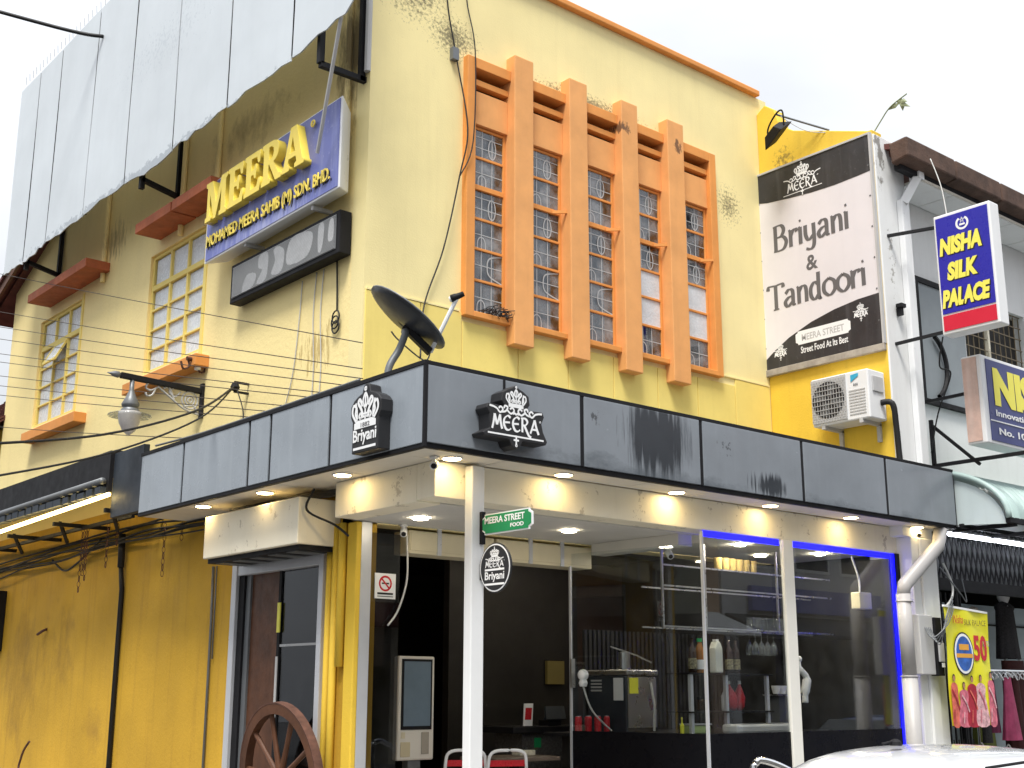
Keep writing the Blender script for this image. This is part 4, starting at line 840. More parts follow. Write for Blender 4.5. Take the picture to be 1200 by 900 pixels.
MB().tube(smooth_pts([a0, a0 - u2 * .06 - r2 * .05, bkp - u2 * .12 - r2 * .02, bkp - u2 * .05 - r2 * .08], 6), .006, 6).build('lead', m_grey, ds)
MB().lathe([(.07, 0), (.07, .012)], (-.36, -.9, 3.8685), n=14).build('base_plate', m_grey, ds)

# ------------------------------------------------------------------ crown signs on the canopy
cs = thing('crown_sign', 'black crown shaped light box sign with white lettering on canopy side', 'sign', (-.65, -1.15, 3.33))
yc = -1.155; pl = [(-.165, 3.335), (.165, 3.335), (.165, 3.56), (.19, 3.60), (.19, 3.68), (.15, 3.72), (.10, 3.745), (.05, 3.76), (.035, 3.81), (0, 3.825), (-.035, 3.81), (-.05, 3.76), (-.10, 3.745), (-.15, 3.72), (-.19, 3.68), (-.19, 3.60), (-.165, 3.56)]
MB().prism(pl, (-.602, yc, 0), MX, UP, .1).build('box', m_print_k, cs, bevel=.006)
F = (-.7055, yc, 0)
ribbons(crown(0, 3.52, .34, .285), m_print_w, cs, F, MX, UP, name='crown_print')
MB().box(-.7065, -.7055, yc - .135, yc + .135, 3.505, 3.55).build('white_band', m_print_w, cs)
text('1882', m_print_g, cs, (-.7075, yc + .05, 3.512), MX, UP, .11, .032, .01, .0005)
text('Briyani', m_print_w, cs, (-.7065, yc + .145, 3.385), MX, UP, .29, .115, .02, .001)
MB().box(-.7065, -.7055, yc - .14, yc + .14, 3.355, 3.373).build('white_band', m_print_w, cs)
es = thing('emblem_sign', 'black shaped light box sign with white crown and name on canopy front', 'sign', (.09, -1.78, 3.35))
xc = .092; pl = [(-.295, 3.435), (-.23, 3.47), (-.235, 3.57), (-.265, 3.61), (-.25, 3.645), (-.10, 3.64), (-.13, 3.68), (-.12, 3.74), (-.07, 3.77), (-.03, 3.785), (0, 3.805), (.03, 3.785), (.07, 3.77), (.12, 3.74), (.13, 3.68), (.10, 3.64), (.25, 3.645), (.265, 3.61), (.24, 3.56), (.255, 3.50), (.295, 3.435), (.28, 3.41), (.06, 3.41), (.04, 3.37), (0, 3.345), (-.04, 3.37), (-.06, 3.41), (-.28, 3.41)]
MB().prism(pl, (xc, -1.719, 0), MY, UP, .13).build('box', m_print_k, es, bevel=.006)
F = (xc, -1.8505, 0)
ribbons(crown(0, 3.645, .19, .155), m_print_w, es, F, MY, UP, name='crown_print'); ribbons(scrolls(0, 3.615, .48, .014), m_print_w, es, F, MY, UP, name='scroll_print')
ribbons(meera(-.215, 3.475, .43, .10, .2), m_print_w, es, F, MY, UP, nib=R(30), name='name_print', thin=.45); ribbons([([(-.255, 3.437), (.255, 3.437)], .012)] + fleur(0, 3.41, .034, .014), m_print_w, es, (xc, -1.8525, 0), MY, UP, name='line_print')
MB().box(xc - .01, xc + .01, -1.722, -1.718, 3.80, 3.87).build('hanger', m_black, es)
# flag signs on the white post
gs = thing('street_name_sign', 'small green white-edged name plate projecting from the white post', 'sign', (.11, -1.75, 2.78))
def notch(w, h, c): return [(c, 0), (w - c, 0), (w - c, c * .5), (w, c), (w, h - c), (w - c, h - c * .5), (w - c, h), (c, h), (c, h - c * .5), (0, h - c), (0, c), (c, c * .5)]
MB().prism(notch(.54, .145, .03), (.10, -1.485, 2.78), MX, UP, .012).build('plate', m_print_w, gs); MB().prism(notch(.522, .127, .03), (.0865, -1.494, 2.789), MX, UP, .002).build('green_field', m_green, gs)
text('MEERA STREET', m_print_w, gs, (.0835, -1.52, 2.855), MX, UP, .43, .047, .025, .0005); text('FOOD', m_print_w, gs, (.0835, -1.80, 2.81), MX, UP, .14, .028, .025, .0005)
MB().box(.085, .115, -1.49, -1.46, 2.72, 2.95).build('hinge_bar', m_black, gs)
ov = thing('oval_sign', 'oval black and white sign hanging on the post below the green plate', 'sign', (.1, -1.63, 2.38))
el = lambda a, b, n=36: [(a * math.cos(2 * math.pi * k / n), b * math.sin(2 * math.pi * k / n)) for k in range(n)]
MB().prism(el(.170, .172), (.10, -1.635, 2.545), MX, UP, .014).build('rim_plate', m_print_k, ov); MB().prism(el(.163, .165), (.0845, -1.635, 2.545), MX, UP, .001).build('white_ring', m_print_w, ov); MB().prism(el(.153, .155), (.0825, -1.635, 2.545), MX, UP, .001).build('black_field', m_print_k, ov)
F = (.0805, -1.635, 0)
ribbons(crown(0, 2.62, .1, .07), m_print_w, ov, F, MX, UP, name='crown_print'); ribbons(scrolls(0, 2.603, .2, .007), m_print_w, ov, F, MX, UP, name='scroll_print'); ribbons(meera(-.1, 2.55, .2, .042, .2), m_print_w, ov, F, MX, UP, nib=R(30), name='name_print', thin=.5)
for z in (2.525, 2.425): MB().box(.0795, .0805, -1.74, -1.53, z, z + .014).build('white_band', m_print_w, ov)
text('Briyani', m_print_w, ov, (.0800, -1.53, 2.447), MX, UP, .21, .072, .02, .0004); MB().box(.09, .12, -1.50, -1.46, 2.47, 2.58).build('bracket', m_black, ov)
ns = thing('no_smoking_notice', 'white notice with red no smoking symbol on the glass', 'notice', (.28, -.02, 2.43)); MB().box(.185, .385, -.014, -.008, 2.43, 2.63).build('sheet', m_print_w, ns)
ring = MB().torus((.285, -.0145, 2.55), (0, 1, 0), .055, .008, 20, 4, (1, .05, 1)).build('ring', m_can, ns); ribbons([([(.246, 2.589), (.324, 2.511)], .014)], m_can, ns, (0, -.0158, 0), MY, UP, name='bar'); MB().box(.25, .32, -.0155, -.0145, 2.545, 2.557).build('cigarette', m_print_k, ns)
for z in (2.462, 2.445): MB().box(.21, .36, -.0155, -.0145, z, z + (.016 if z > 2.45 else .006)).build('text_line', m_print_k, ns)

# ------------------------------------------------------------------ awning and cables on the left
aw = thing('folding_awning', 'black folding awning with warm light strip along the side wall', 'awning', (-.6, 6, 3.4))
MB().box(-.62, -.58, 3.5, 10, 3.62, 4.03).box(-.58, -.01, 3.5, 10, 4.0, 4.04).build('cover_board', m_black, aw)
MB().tube([(-.66, 3.55, 3.725), (-.66, 10, 3.69)], .036, 12).build('roller_tube', m_grey, aw, smooth=True)
MB().tube([(-.65, 3.4, 3.575), (-.65, 10, 3.42)], .021, 10).build('light_strip', m_ledwarm, aw)
mb = MB(); rs = random.Random(3)
for k in range(30): mb.box(-.68, -.60, 3.55 + k * .21, 3.67 + k * .21 + rs.uniform(0, .08), 3.60, 3.66 + rs.uniform(0, .02))
stuff(mb.build('gathered_fabric', m_navy, aw))
for y in (3.55, 4.9, 6.3, 7.8):
    MB().bar((-.62, y, 3.44), (0, y, 3.44), .04).bar((-.55, y, 3.46), (-.30, y + .4, 3.30), .03).build('arm', m_black, aw)
MB().bar((-.3, 3.6, 3.42), (-.3, 10, 3.42), .035).build('rail', m_black, aw)
rs = random.Random(5)
for k in range(7):
    z0 = 3.40 - k * .03; pts = [(-.05 - .012 * k, 8.9, z0 - .14)] + [(-.05 - .012 * k, 8.0 - j * 1.05, z0 - .10 + .035 * j * .5 + rs.uniform(-.05, .04)) for j in range(6)] + [(-.05 - .01 * k, 1.95, 3.30 - .02 * k)]
    cable('bundle_cable', pts, .012 if k < 4 else .008, 'black cable in the bundle strung along the ground floor wall', grp='cable bundle on side wall')
cable('loop_cable', [(-.08, 6.3, 3.20), (-.08, 5.9, 3.05), (-.08, 5.5, 3.12), (-.08, 4.9, 3.32)], .012, 'black cable loop sagging below the bundle')
tag(MB().tube([(-.03, 4.37, .15), (-.03, 4.38, 2.75), (-.05, 4.40, 3.0)], .026, 10).tube([(-.05, 4.40, 2.98), (-.06, 4.4, 3.33)], .036, 10).build('black_downpipe', m_blackcab, smooth=True), 'slim black conduit running down the side wall', 'pipe')
tag(MB().tube([(-.02, 2.33, .15), (-.02, 2.34, 2.3), (-.02, 2.36, 2.84)], .013, 8).tube([(-.02, 2.28, 2.0), (-.02, 2.29, 2.84)], .007, 6).build('grey_conduit', m_grey, smooth=True), 'thin grey conduit beside the side door', 'pipe')
def chain(x, y, z1, nl, label):
    mb = MB()
    for k in range(nl): mb.torus((x, y, z1 - k * .058), (1, 0, 0) if k % 2 else (0, 1, 0), .03, .0045, 10, 4, (.55 if not k % 2 else 1, .55 if k % 2 else 1, 1))
    tag(mb.build('hanging_chain', m_rust), label, 'chain', 'chains hanging from the awning rail')
for x, y, z1, nl, lab in ((-.3, 4.88, 3.40, 12, 'longest rusty chain of the close trio below the awning rail'), (-.3, 4.80, 3.40, 9, 'shortest rusty chain of the close trio below the awning rail'), (-.3, 4.74, 3.40, 10, 'middle length rusty chain of the close trio below the awning rail'),
                          (-.1, 3.28, 3.30, 9, 'long rusty chain hanging between black downpipe and shutter box'), (-.1, 2.9, 3.27, 3, 'very short rusty chain end hanging beside the shutter box'), (-.3, 4.2, 3.38, 8, 'lone rusty chain hanging right of the black downpipe'), (-.2, 4.2, 3.38, 4, 'four link rusty chain end touching the cable bundle')): chain(x, y, z1, nl, lab)
sbx = thing('switch_box', 'dark switch box at the far end of the side wall', 'switch box', (-.05, 8.1, 2.5)); MB().box(-.14, 0, 7.98, 8.35, 2.2, 2.95).build('case', m_black, sbx, bevel=.01); MB().box(-.147, -.141, 8.03, 8.3, 2.25, 2.9).build('cover', m_navy, sbx)
tag(MB().tube(smooth_pts([(0, 6.5, 2.42), (-.05, 6.48, 2.40), (-.07, 6.6, 2.36)], 4), .016, 7).build('pipe_stub', m_rust, smooth=True), 'short rusty pipe stub sticking out of the side wall', 'pipe')
tag(MB().tube(smooth_pts([(-.5, 5.6, .95), (-.5, 5.5, 1.1), (-.5, 5.35, 1.2)], 4), .012, 7).tube([(-.5, 5.6, .15), (-.5, 5.6, .95)], .012).build('iron_hook_rod', m_rust), 'bent rusty iron rod standing by the side wall', 'rod')

# ------------------------------------------------------------------ cart wheel by the side door
wh = thing('cart_wheel', 'old brown wooden cart wheel leaning by the side door', 'wheel', (-.22, .66, .44))
c = Vector((-.2, .66, 1.04)); r_ = .59; AX = Vector((1, 0, .10)).normalized()
MB().lathe([(r_ - .085, -.035), (r_ - .005, -.035), (r_ - .005, .035), (r_ - .085, .035), (r_ - .085, -.035)], c, AX, 44, False).build('rim', m_wood, wh)
MB().lathe([(r_ - .0045, -.037), (r_ + .006, -.037), (r_ + .006, .037), (r_ - .0045, .037), (r_ - .0045, -.037)], c, AX, 44, False).build('tyre', m_rust, wh)
MB().lathe([(.05, -.09), (.075, -.05), (.085, 0), (.075, .05), (.05, .09)], c, AX, 18).build('hub', m_wood, wh, smooth=True)
vx = AX.cross(Vector((0, 1, 0))).normalized(); vy = Vector((0, 1, 0))
for k in range(10):
    a = 2 * math.pi * (k + .3) / 10; d = vx * math.cos(a) + vy * math.sin(a); MB().tube([c + d * .07, c + d * .3, c + d * (r_ - .08)], [.026, .02, .022], 8).build('spoke', m_wood, wh)
pln = thing('timber_plinth', 'low timber plinth carrying the cart wheel', 'plinth', (-.2, .66, .15)); MB().box(-.36, -.04, .3, 1.02, .15, .40).build('block', m_wood, pln, bevel=.01); MB().box(-.38, -.02, .27, 1.05, .401, .445).build('top_board', m_wood, pln, bevel=.006)

# ------------------------------------------------------------------ banner, AC unit, floodlight on the party wall
nb = thing('neighbour_shophouse', 'white two storey shophouse with brown gutter beside the yellow corner building', 'building', (5.32, -1.5, .15))
MB().prism([(-1.5, 3.36), (0, 3.36), (0, 8.22), (-.12, 8.3), (-.25, 8.2), (-.32, 7.98), (-.5, 7.85), (-1.45, 7.5), (-1.5, 7.5)], (5.32, 0, 0), (0, 1, 0), (0, 0, 1), .18).build('party_wall', m_yel_deep, nb, bevel=.01)
mb = MB().box(5.325, 5.85, -1.515, -1.0, 3.2, 7.45); mb.build('pier', m_white, nb, bevel=.008)
mb = MB(); wall_cells(mb, 0, -1.25, -1.05, 'y', 5.85, 11, 3.45, 7.05, [(6.3, 7.25, 4.75, 6.1), (7.3, 8.7, 4.95, 6.15)]); mb.build('front_wall', m_white, nb)
MB().box(5.43, 5.87, -1.53, -1.05, .15, 3.2).box(5.55, 5.70, -1.56, -1.53, .15, 3.19).build('ground_pier', m_white, nb, bevel=.008)
MB().box(5.66, 5.80, -1.585, -1.516, 3.9, 6.78).build('rain_pipe', m_whitemetal, nb, bevel=.012)
MB().bar((5.73, -1.55, 6.75), (5.86, -1.66, 7.05), .12, .09).bar((5.86, -1.66, 7.02), (5.86, -1.66, 7.2), .12, .1).build('rain_pipe_bend', m_whitemetal, nb)
MB().box(5.88, 11, -1.70, -1.26, 7.02, 7.04).build('soffit', m_soffit, nb)
for k in range(8): MB().box(5.885 + k * .64, 5.885 + k * .64 + .625, -1.68, -1.26, 7.010, 7.0198).build('soffit_board', m_white, nb)
for k in range(6): MB().prism([(-1.84, 7.12), (-1.64, 7.08), (-1.62, 7.32), (-1.84, 7.34)], (5.42 + k * .95, 0, 0), (0, 1, 0), (0, 0, 1), .935).build('gutter', m_gutter, nb, bevel=.02)
MB().box(5.5, 11, -1.70, -1.62, 7.04, 7.10).build('fascia_board', m_black, nb)
MB().prism([(-1.75, 7.30), (2, 8.3), (2, 8.2), (-1.75, 7.2)], (5.6, 0, 0), (0, 1, 0), (0, 0, 1), 5.4).build('roof', m_tile, nb)
MB().bar((5.56, -1.72, 7.30), (5.56, -1.0, 7.48), .1, .06).build('roof_edge', m_tile, nb)
gb = MB().box(6.32, 7.24, -1.28, -1.24, 4.77, 6.08).build('window_shutter', m_greyboard, nb)
MB().box(6.27, 6.32, -1.30, -1.2, 4.72, 6.14).box(6.32, 7.24, -1.30, -1.2, 4.72, 4.77).box(6.32, 7.24, -1.30, -1.2, 6.08, 6.14).build('shutter_frame', m_black, gb)
MB().torus((6.35, -1.32, 5.15), (0, 1, 0), .38, .025, 16, 6, None, R(-152), R(-28)).build('curved_bar', m_black, gb)
wn = MB().box(7.32, 8.68, -1.12, -1.1, 4.97, 6.13).build('window_recess', m_dark, nb); mb = MB()
for k in range(12): mb.bar((7.34 + k * .12, -1.19, 4.97), (7.34 + k * .12, -1.19, 6.13), .010)
for k in range(9): mb.bar((7.32, -1.2, 5.02 + k * .14), (8.68, -1.2, 5.02 + k * .14), .010)
mb.build('window_grille', mat('brass_grille', (.25, .2, .13), .5, metal=.5), nb); MB().box(7.86, 7.9, -1.22, -1.16, 4.97, 6.13).build('window_mullion', m_cream, nb)
struct(MB().box(5.9, 11, 2.0, 2.1, .15, 3.4).box(5.9, 11, -1.2, 2, 3.42, 3.45).box(10.9, 11, -1.2, 2, .15, 3.42).box(5.88, 5.9, -1.0, 2, .15, 3.42).build('neighbour_interior', m_dark)); struct(MB().box(5.9, 10.9, -1.2, 2.0, .1, .2).build('neighbour_floor', m_floor))
bn = thing('banner', 'large black and white advertising banner on the yellow party wall', 'banner', (5.30, -.7, 5.13))
y0, y1, z0, z1 = .035, -1.475, 5.15, 7.44; X = 5.292
MB().box(X, 5.318, y1, y0, z0, z1).build('vinyl', m_banner_w, bn)
top = [(0, 1.97), (.15, 1.935), (.45, 1.90), (.75, 1.875), (1.05, 1.865), (1.35, 1.875), (1.51, 1.885), (1.51, 2.29), (0, 2.29)]
botm = [(0, 0), (1.51, 0), (1.51, .54), (1.25, .53), (.95, .49), (.65, .42), (.35, .31), (.15, .2), (0, .1)]
MB().prism(top, (X - .0005, y0, z0), MX, UP, .002).build('dark_header', m_banner_k, bn); MB().prism(botm, (X - .0005, y0, z0), MX, UP, .002).build('dark_footer', m_banner_k, bn)
F = (X - .0032, y0, z0); G = (X - .0012, y0, z0)
ribbons(crown(.64, 2.13, .2, .15), m_print_w, bn, F, MX, UP, name='crown_print'); ribbons(scrolls(.64, 2.10, .5, .012), m_print_w, bn, F, MX, UP, name='scroll_print'); ribbons(meera(.44, 1.965, .40, .10, .17), m_print_w, bn, F, MX, UP, nib=R(30), name='name_print', thin=.45); ribbons([([(.38, 1.935), (.90, 1.935)], .008)] + fleur(.64, 1.925, .03, .01), m_print_w, bn, (X - .006, y0, z0), MX, UP, name='line_print')
ribbons(serif_line('Briyani', .20, 1.33, 1.02, .26), m_print_g, bn, G, MX, UP, nib=0, name='headline', thin=.35)
text('&', m_print_g, bn, (X - .0012, y0 - .63, z0 + 1.0), MX, UP, .15, .17, .02, .0006)
ribbons(serif_line('Tandoori', .10, .66, 1.28, .26), m_print_g, bn, G, MX, UP, nib=0, name='headline', thin=.35)
MB().prism(notch(.70, .15, .03), (X - .003, y0 - .44, z0 + .2), MX, UP, .001).build('street_plate_print', m_print_w, bn); text('MEERA STREET', m_ltgrey, bn, (X - .0045, y0 - .52, z0 + .235), MX, UP, .54, .075, .02, .0003); text('Street Food At Its Best', m_print_w, bn, (X - .003, y0 - .50, z0 + .10), MX, UP, .60, .075, .015, .0004)
for u, v, s in ((.14, .13, .6), (1.18, .34, .62)):
    ribbons([([(q[0] * s + u, q[1] * s + v) for q in st[0]], st[1] * s) for st in crown(.15, .12, .14, .12) + scrolls(.15, .1, .3, .012) + meera(.02, .0, .26, .075, .25) + fleur(.15, -.04, .035, .014)], m_print_w, bn, F, MX, UP, name='emblem_print')
MB().box(5.27, 5.318, y1 - .02, y0, z0 - .075, z0 - .001).build('bottom_rail', mat('weathered_timber', (.38, .34, .29), .8, var=.3, scale=8), bn, bevel=.006); MB().box(5.275, 5.318, y1 - .024, y1 - .001, z0, z1 + .02).build('side_rail', m_ltgrey, bn); MB().box(5.28, 5.318, y1, y0, z1 + .001, z1 + .022).build('top_rail', m_ltgrey, bn)
for k in range(6):
    for yy in (y0 - .03, y1 + .03): MB().lathe([(.011, 0), (.008, .004)], (X - .001, yy, z0 + .25 + k * .34), (-1, 0, 0), 8).build('eyelet', m_grey, bn)
ac = thing('air_conditioner', 'white outdoor air conditioner unit on the yellow party wall', 'air conditioner', (5.15, -1.1, 4.33))
MB().box(5.0, 5.29, -1.46, -.775, 4.345, 4.845).build('casing', m_whitemetal, ac, bevel=.014)
MB().box(4.992, 4.999, -1.20, -.79, 4.37, 4.83).build('grille_plate', m_ltgrey, ac); MB().lathe([(.19, 0), (.19, .004)], (4.9905, -.985, 4.60), (-1, 0, 0), 30).build('fan_well', mat('fan_dark', (.03, .03, .032), .5), ac)
fb = MB()
for k in range(4):
    a = k * math.pi / 2 + .4; fb.prism([(.03, -.02), (.17, -.06), (.175, .04), (.03, .03)], (4.984, -.985, 4.60), (0, math.cos(a), math.sin(a)), (0, -math.sin(a), math.cos(a)), .002)
fb.build('fan', m_grey, ac); mb = MB()
for k in range(13): mb.bar((4.980, -1.195 + k * .0335, 4.375), (4.980, -1.195 + k * .0335, 4.825), .004)
for k in range(9): mb.bar((4.977, -1.2, 4.40 + k * .05), (4.977, -.79, 4.40 + k * .05), .005)
mb.build('guard', m_ltgrey, ac)
for k in range(9): MB().box(4.995, 5.001, -1.42, -1.23, 4.40 + k * .03, 4.412 + k * .03).build('louvre', m_ltgrey, ac)
MB().prism([(0, 0), (.09, .05), (.09, .08), (0, .07)], (4.996, -1.26, 4.735), MX, UP, .002).build('blue_logo', mat('sky_blue_print', (.05, .42, .65), .4), ac); text('R32', m_print_k, ac, (4.996, -1.29, 4.69), MX, UP, .05, .025, .01, .0005)
MB().box(5.06, 5.24, -1.475, -1.461, 4.62, 4.78).build('valve_cover', m_ltgrey, ac, bevel=.006); [MB().bar((5.0, y, 4.33), (5.32, y, 4.33), .04).bar((5.31, y, 4.33), (5.31, y, 4.15), .04).build('wall_bracket', m_ltgrey, ac) for y in (-.9, -1.35)]
MB().tube(smooth_pts([(5.2, -1.46, 4.52), (5.24, -1.56, 4.50), (5.28, -1.56, 4.3), (5.31, -1.55, 4.05), (5.32, -1.55, 3.88)], 6), .03, 10).build('pipe_lagging', m_blackcab, ac, smooth=True)
fl = thing('floodlight', 'black floodlight on a long arm above the banner', 'floodlight', (5.0, -.5, 7.7))
dv = Vector((.55, -.45, -.70)).normalized(); c = Vector((5.02, -.50, 7.71)); sx = Vector((0, 1, 0)); sx = (sx - dv * sx.dot(dv)).normalized(); sy = dv.cross(sx)
mb = MB()
for k, (w, h) in ((-.075, (.09, .07)), (.03, (.17, .13))): 
    for a, b in ((-1, -1), (1, -1), (1, 1), (-1, 1)): mb.v.append(c + dv * k + sx * a * w + sy * b * h)
mb.f = [(0, 3, 2, 1), (4, 5, 6, 7), (0, 1, 5, 4), (1, 2, 6, 5), (2, 3, 7, 6), (3, 0, 4, 7)]; mb.build('housing', m_black, fl, bevel=.008)
MB().tube(smooth_pts([c + sx * .15, c + sx * .15 + Vector((-.02, .0, .16)), c + Vector((0, 0, .24)), c - sx * .15 + Vector((-.02, 0, .16)), c - sx * .15], 5), .010, 6).build('yoke', m_black, fl); MB().tube([c + Vector((0, 0, .24)), (5.36, -.95, 7.70)], .012, 6).build('arm', m_grey, fl); MB().tube(smooth_pts([c + Vector((.02, -.05, .2)), (5.2, -.75, 7.72), (5.36, -.98, 7.66)], 5), .005, 5).build('lead', m_cabwhite, fl)
pt = thing('rooftop_seedling', 'spindly seedling with pale leaves growing from the roof corner', 'plant', (5.4, -1.48, 7.47))
stem = smooth_pts([(5.4, -1.46, 7.48), (5.42, -1.55, 7.60), (5.42, -1.68, 7.72), (5.43, -1.88, 7.80)], 5); MB().tube(stem, .007, 6).build('stem', m_leaf, pt)
for k, (dx, dy, dz) in enumerate(((0, .08, -.06), (.0, -.09, -.05), (.02, -.14, -.10), (.03, .02, -.1), (0, .15, -.03))):
    b0 = Vector((5.43, -1.82 + .03 * (k % 3), 7.77 - .01 * k)); d = Vector((dx, dy, dz)); s = d.cross(Vector((1, .3, 0))).normalized() * .028
    MB().add([b0, b0 + d * .4 + s, b0 + d * 1.0, b0 + d * .4 - s, b0 + d * .45 + Vector((-.008, 0, .004))], [(0, 1, 4), (1, 2, 4), (2, 3, 4), (3, 0, 4)]).build('leaf', m_leaf, pt)

# ------------------------------------------------------------------ neighbour's signs
n1 = thing('hanging_box_sign', 'tall blue light box sign with red foot projecting from white shophouse', 'sign', (5.62, -2.3, 5.18))
MB().box(5.555, 5.73, -2.60, -1.985, 5.165, 6.42).build('box', m_whitemetal, n1, bevel=.012)
MB().box(5.548, 5.554, -2.575, -2.01, 5.375, 6.385).build('face', m_blue2, n1); MB().box(5.548, 5.554, -2.575, -2.01, 5.2, 5.355).build('red_band', m_red, n1)
for t_, y_, z_, w_ in (('NISHA', -2.05, 5.975, .46), ('SILK', -2.11, 5.705, .33), ('PALACE', -2.035, 5.43, .50)):
    text(t_, m_print_y, n1, (5.544, y_ + .02, z_), MX, UP, w_, .19, .06, .001, shear=.12); text(t_, m_print_k, n1, (5.546, y_ + .008, z_ - .008), MX, UP, w_, .19, .075, .0006, shear=.12, name='letter_shadow')
mb = [([(.0 + .06 * math.cos(t), .06 * math.sin(t)) for t in [R(120 + k * 30) for k in range(11)]], .022)]; ribbons(mb, m_print_w, n1, (5.546, -2.30, 6.27), MX, UP, name='crescent_print'); ribbons([([(.03 * math.cos(R(90 + k * 144)), .03 * math.sin(R(90 + k * 144))) for k in range(6)], .010, False)], m_print_w, n1, (5.546, -2.30, 6.30), MX, UP, name='star_print'); MB().box(5.545, 5.547, -2.33, -2.27, 6.245, 6.265).build('emblem_bar', m_print_w, n1)
[MB().bar((5.62, -1.98, a), (5.45, -1.5, b), .03).build('arm', m_black, n1) for a, b in ((6.33, 6.33), (5.22, 5.16))]
n2 = thing('facade_box_sign', 'wide navy light box sign with bleached pink end on white shophouse', 'sign', (6.9, -2.05, 4.1))
MB().box(5.905, 9.0, -2.165, -1.955, 4.105, 5.005).build('box', m_whitemetal, n2, bevel=.01); MB().box(5.897, 5.904, -2.12, -1.965, 4.13, 4.985).build('end_cap', m_pinkrust, n2)
MB().box(5.99, 8.95, -2.173, -2.166, 4.14, 4.97).build('face', m_navyface, n2)
text('NISHA', m_print_y, n2, (6.10, -2.178, 4.50), MY, UP, 1.6, .40, .06, .001); text('Innovation Designs', m_print_w, n2, (6.10, -2.178, 4.375), MY, UP, 1.3, .085, .02, .001); text('No. 101, Penang', m_print_w, n2, (6.13, -2.178, 4.19), MY, UP, 1.25, .09, .03, .001); MB().box(5.99, 8.95, -2.179, -2.174, 4.335, 4.347).build('rule', m_print_w, n2)
MB().bar((5.95, -1.95, 4.64), (6.0, -1.25, 4.64), .03).bar((6.02, -1.5, 4.45), (6.02, -1.5, 3.95), .035).bar((6.02, -1.5, 4.40), (6.02, -2.0, 3.92), .03).bar((6.02, -1.5, 3.97), (6.02, -2.6, 3.97), .035).build('bracket', m_black, n2)
cable('sign_cable', [(5.7, -1.9, 5.2), (5.85, -1.75, 4.95), (6.05, -1.75, 4.9), (6.0, -1.6, 4.5), (5.98, -1.5, 4.1)], .008, 'black power cable looping between the blue signs')
cable('gutter_wire', [(5.75, -1.9, 7.15), (5.74, -2.0, 6.8), (5.72, -2.05, 6.42)], .006, 'pale wire holding the tall blue sign to the gutter', m_cabwhite)
tag(MB().box(5.48, 5.56, -1.6, -1.53, 5.55, 5.59).box(5.5, 5.54, -1.58, -1.52, 5.47, 5.55).build('wall_cleat', m_black), 'small black cleat bolted to the white pier', 'bracket')

# ------------------------------------------------------------------ curved awning, grille, tubes, clothes shop
ca = thing('curved_awning', 'pale green corrugated curved awning over the clothes shop', 'awning', (6.0, -1.8, 3.3))
n, m_ = 300, 14; mb = MB(); prof = [(-1.26 - 1.0 * math.sin(R(90 * k / m_)), 3.36 + .56 * math.cos(R(90 * k / m_))) for k in range(m_ + 1)]
for i in range(n + 1):
    x = 6.02 + i * 3.6 / n; cgr = .02 * math.sin(x * 2 * math.pi / .11)
    for k, (yy, zz) in enumerate(prof):
        a = R(90 * k / m_); mb.v.append(Vector((x, yy - cgr * math.sin(a), zz + cgr * math.cos(a))))
for i in range(n):
    for k in range(m_): mb.f.append((i * (m_ + 1) + k, (i + 1) * (m_ + 1) + k, (i + 1) * (m_ + 1) + k + 1, i * (m_ + 1) + k + 1))
mb.build('sheet', m_awn, ca, smooth=True)
MB().prism([(-1.3, 3.37)] + [(a + .05, b - .05) for a, b in prof[2:]], (6.03, 0, 0), (0, 1, 0), (0, 0, 1), .02).build('end_panel', mat('pale_end_sheet', (.55, .63, .64), .5, var=.06, streak=.15, scol=(.35, .4, .42)), ca)
MB().tube([(6.01, a, b) for a, b in prof], .028, 8).build('edge_trim', m_awn, ca, smooth=True)
MB().bar((6.0, -2.25, 3.34), (9.6, -2.25, 3.34), .05).bar((6.0, -1.75, 3.33), (9.6, -1.75, 3.33), .04).build('front_rail', m_black, ca)
for k in range(5): MB().bar((6.15 + k * .75, -2.25, 3.31), (6.15 + k * .75, -1.2, 3.31), .04).build('rafter', m_black, ca)
gg = thing('folding_grille', 'black scissor folding grille across the clothes shop front', 'grille', (7.2, -1.3, 2.9)); mb = MB(); z0, z1 = 2.86, 3.42
for k in range(42):
    x = 5.95 + k * .1; mb.bar((x, -1.31, z0), (x + .17, -1.31, z1), .022, .008, (0, 1, 0)); mb.bar((x + .17, -1.325, z0), (x, -1.325, z1), .022, .008, (0, 1, 0))
mb.build('lattice', m_black, gg); MB().box(5.9, 10, -1.34, -1.27, 2.74, 2.86).build('lower_rail', m_black, gg); MB().box(5.9, 10, -1.20, -1.17, 2.86, 3.45).build('backing', mat('dim_grey_back', (.16, .165, .17), .8), gg)
MB().box(6.52, 6.6, -1.33, -1.25, .15, 2.74).build('post', m_black, gg)
for i, (a, b) in enumerate(((6.10, 7.0), (7.05, 8.6))):
    t = thing('tube_light', ('short cool white tube light beside the canopy end', 'long cool white tube light under the green awning')[i], 'light', ((a + b) / 2, -1.55, 3.27), 'awning tube lights'); MB().tube([(a, -1.55, 3.275), (b, -1.55, 3.275)], .02, 8).build('tube', m_tube, t); MB().box(a, b, -1.58, -1.52, 3.296, 3.312).build('batten', m_whitemetal, t)
for k in range(3):
    t = MB().box(6.75 + k * .55, 6.98 + k * .55, -1.12, -1.08, 3.13, 3.15).build('ceiling_tube', m_tube); tag(t, 'short glowing tube behind the folding grille', 'light', 'short tubes behind grille')
gm = thing('gathered_gate', 'folded black gate leaf bunched behind the yellow poster', 'gate', (6.2, -1.4, .15)); mb = MB()
for k in range(14): mb.bar((5.92 + k * .045, -1.40 + (k % 2) * .03, .2), (5.92 + k * .045, -1.40 + (k % 2) * .03, 2.7), .014)
